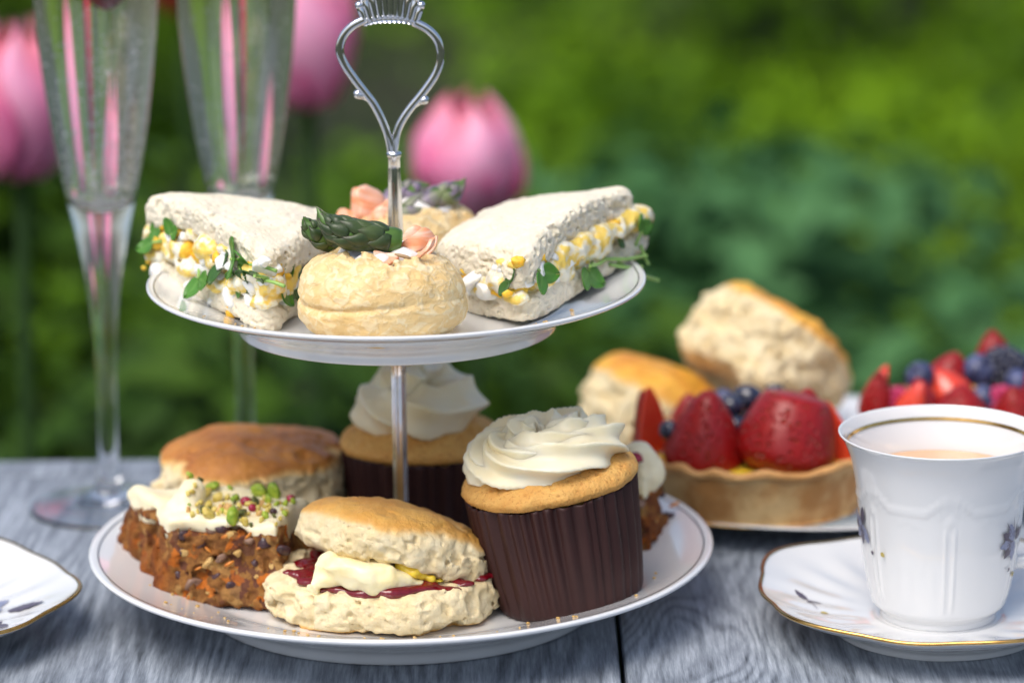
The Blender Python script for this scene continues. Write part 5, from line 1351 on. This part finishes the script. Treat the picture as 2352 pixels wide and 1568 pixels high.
fpx(t1, 'h', 1507, 1040, .1000, 78, 158, rot=(0, R(-7), .5), seed=4)
fpx(t1, 's', 1486, 1035, .1060, 60, 145, rot=(0, R(-5), .5), seed=41)
fpx(t1, 'h', 1925, 1068, .0880, 90, 150, rot=(0, R(-12), -.4), seed=5)
fpx(t1, 's', 1700, 1010, .1350, 130, 120, rot=(0, .1, 0), seed=6); fpx(t1, 's', 1860, 1010, .1350, 130, 110, rot=(0, -.1, .6), seed=7); fpx(t1, 's', 1590, 1000, .1400, 110, 100, rot=(0, -.1, .6), seed=8)
for x, y, Y, w_, mt in ((1537, 988, .0860, 52, blueg), (1680, 935, .1050, 62, blueg), (1718, 918, .1150, 78, blueg), (1690, 978, .0960, 54, blueg), (1726, 965, .1000, 52, blueg), (1662, 915, .1200, 50, blueb), (1780, 905, .1350, 56, blueg), (1655, 985, .1000, 44, blueg)):
    fruit(t1, 'b', at(x, y, Y=Y), pxs(w_, Y), rot=(R(-70 + x % 50), R(x % 70), 0), mat=mt, seed=int(x))
T2X, T2Y = .2580, .1580
t2 = tart('fruit tart heaped with strawberries and dark berries behind the tea cup', T2X, T2Y, .0128, .0510, .0225, 4)
for kind, x, yb, Y, w_, h_, ry in (('s', 2010, 960, .140, 84, 112, -.1), ('h', 2030, 925, .150, 92, 85, .2), ('r', 2062, 925, .140, 74, 0, 0), ('s', 2165, 905, .165, 118, 100, -.3), ('h', 2190, 925, .150, 110, 85, .5), ('s', 2120, 950, .135, 88, 80, .3),
                                    ('s', 2205, 965, .130, 130, 80, -.1), ('s', 2285, 860, .185, 96, 100, 0), ('s', 2335, 965, .135, 110, 85, .3), ('b', 2112, 865, .150, 72, 0, 0), ('b', 2250, 850, .160, 78, 0, 0), ('k', 2305, 850, .165, 110, 0, 0), ('b', 2340, 835, .170, 60, 0, 0),
                                    ('b', 2262, 915, .140, 66, 0, 0), ('b', 2340, 880, .150, 70, 0, 0), ('r', 2300, 925, .140, 80, 0, 0), ('h', 2090, 955, .132, 80, 90, -.4), ('s', 2390, 930, .150, 120, 110, .2), ('b', 2385, 870, .165, 70, 0, 0)):
    p = at(x, yb, Y=Y)
    if kind == 'k': fruit(t2, 'k', p, pxs(w_, Y), mat=blueg)
    else: fruit(t2, kind, p, pxs(w_, Y), pxs(h_, Y) * 1.05 if h_ else None, rot=(R(-60) if kind == 'b' else .1, ry, x * .01), seed=int(x))
p = at(1490, 905, Y=.198)
whole_scone('golden scone with a glazed amber top lying behind the fruit tart', .1050, .1980, TZ + .0045, .0290, .0280, .0400, scone_glaze, 22, (R(4), R(20), .3), grp='scones', one=True)
pc_ = at(1765, 815, Y=.215)
M2 = euler_m(R(-20), R(37), 0)
ctr = np.array([pc_.x, .215, pc_.z]); base_ = ctr - M2 @ np.array([0, 0, .0225])
whole_scone('pale scone leaning on its side at the back, its brown top facing up right', float(base_[0]), float(base_[1]), float(base_[2]), .0370, .0350, .0430, scone_glaze, 25, (R(-20), R(37), 0), grp='scones', one=True, lump=1.7, dome=.07)
bt = at(236, -58, Y=.138)
sb = link('strawberry', strawberry_mesh('strawberry', .0300, .034, 5), straw); sb.matrix_basis = Matrix.Translation((bt.x, .138, at(236, 12, Y=.138).z + .033)) @ Matrix.Rotation(math.pi, 4, 'X')
tag(sb, 'red strawberry at the top of the near flute, cut off by the picture edge', 'strawberry')

# ------------------------------------------------------------------ loose crumbs on the plates
rc = np.random.default_rng(77); cp = []
for k in range(70):
    if k < 46:
        a = rc.uniform(3.4, 6.1); q = rc.uniform(.086, .116); z = plate_z(q)
    else:
        a = rc.uniform(3.3, 6.1); q = rc.uniform(.070, .090); z = plate_z(q, UPS, UPZ)
    s_ = rc.uniform(.0003, .0010); V0 = ICO1[0] * (1 + .35 * noise(ICO1[0], .6, k))[:, None] * [s_, s_ * rc.uniform(.6, 1), s_ * .6]
    cp.append((V0 + [q * math.cos(a), q * math.sin(a), z + s_ * .4], ICO1[1]))
V, F = join(cp)
o = link('crumbs', mesh_np('crumbs', V, F), tan_c); tag(o, 'tiny loose crumbs lying on both tiers of the cake stand', None, None, 'stuff')
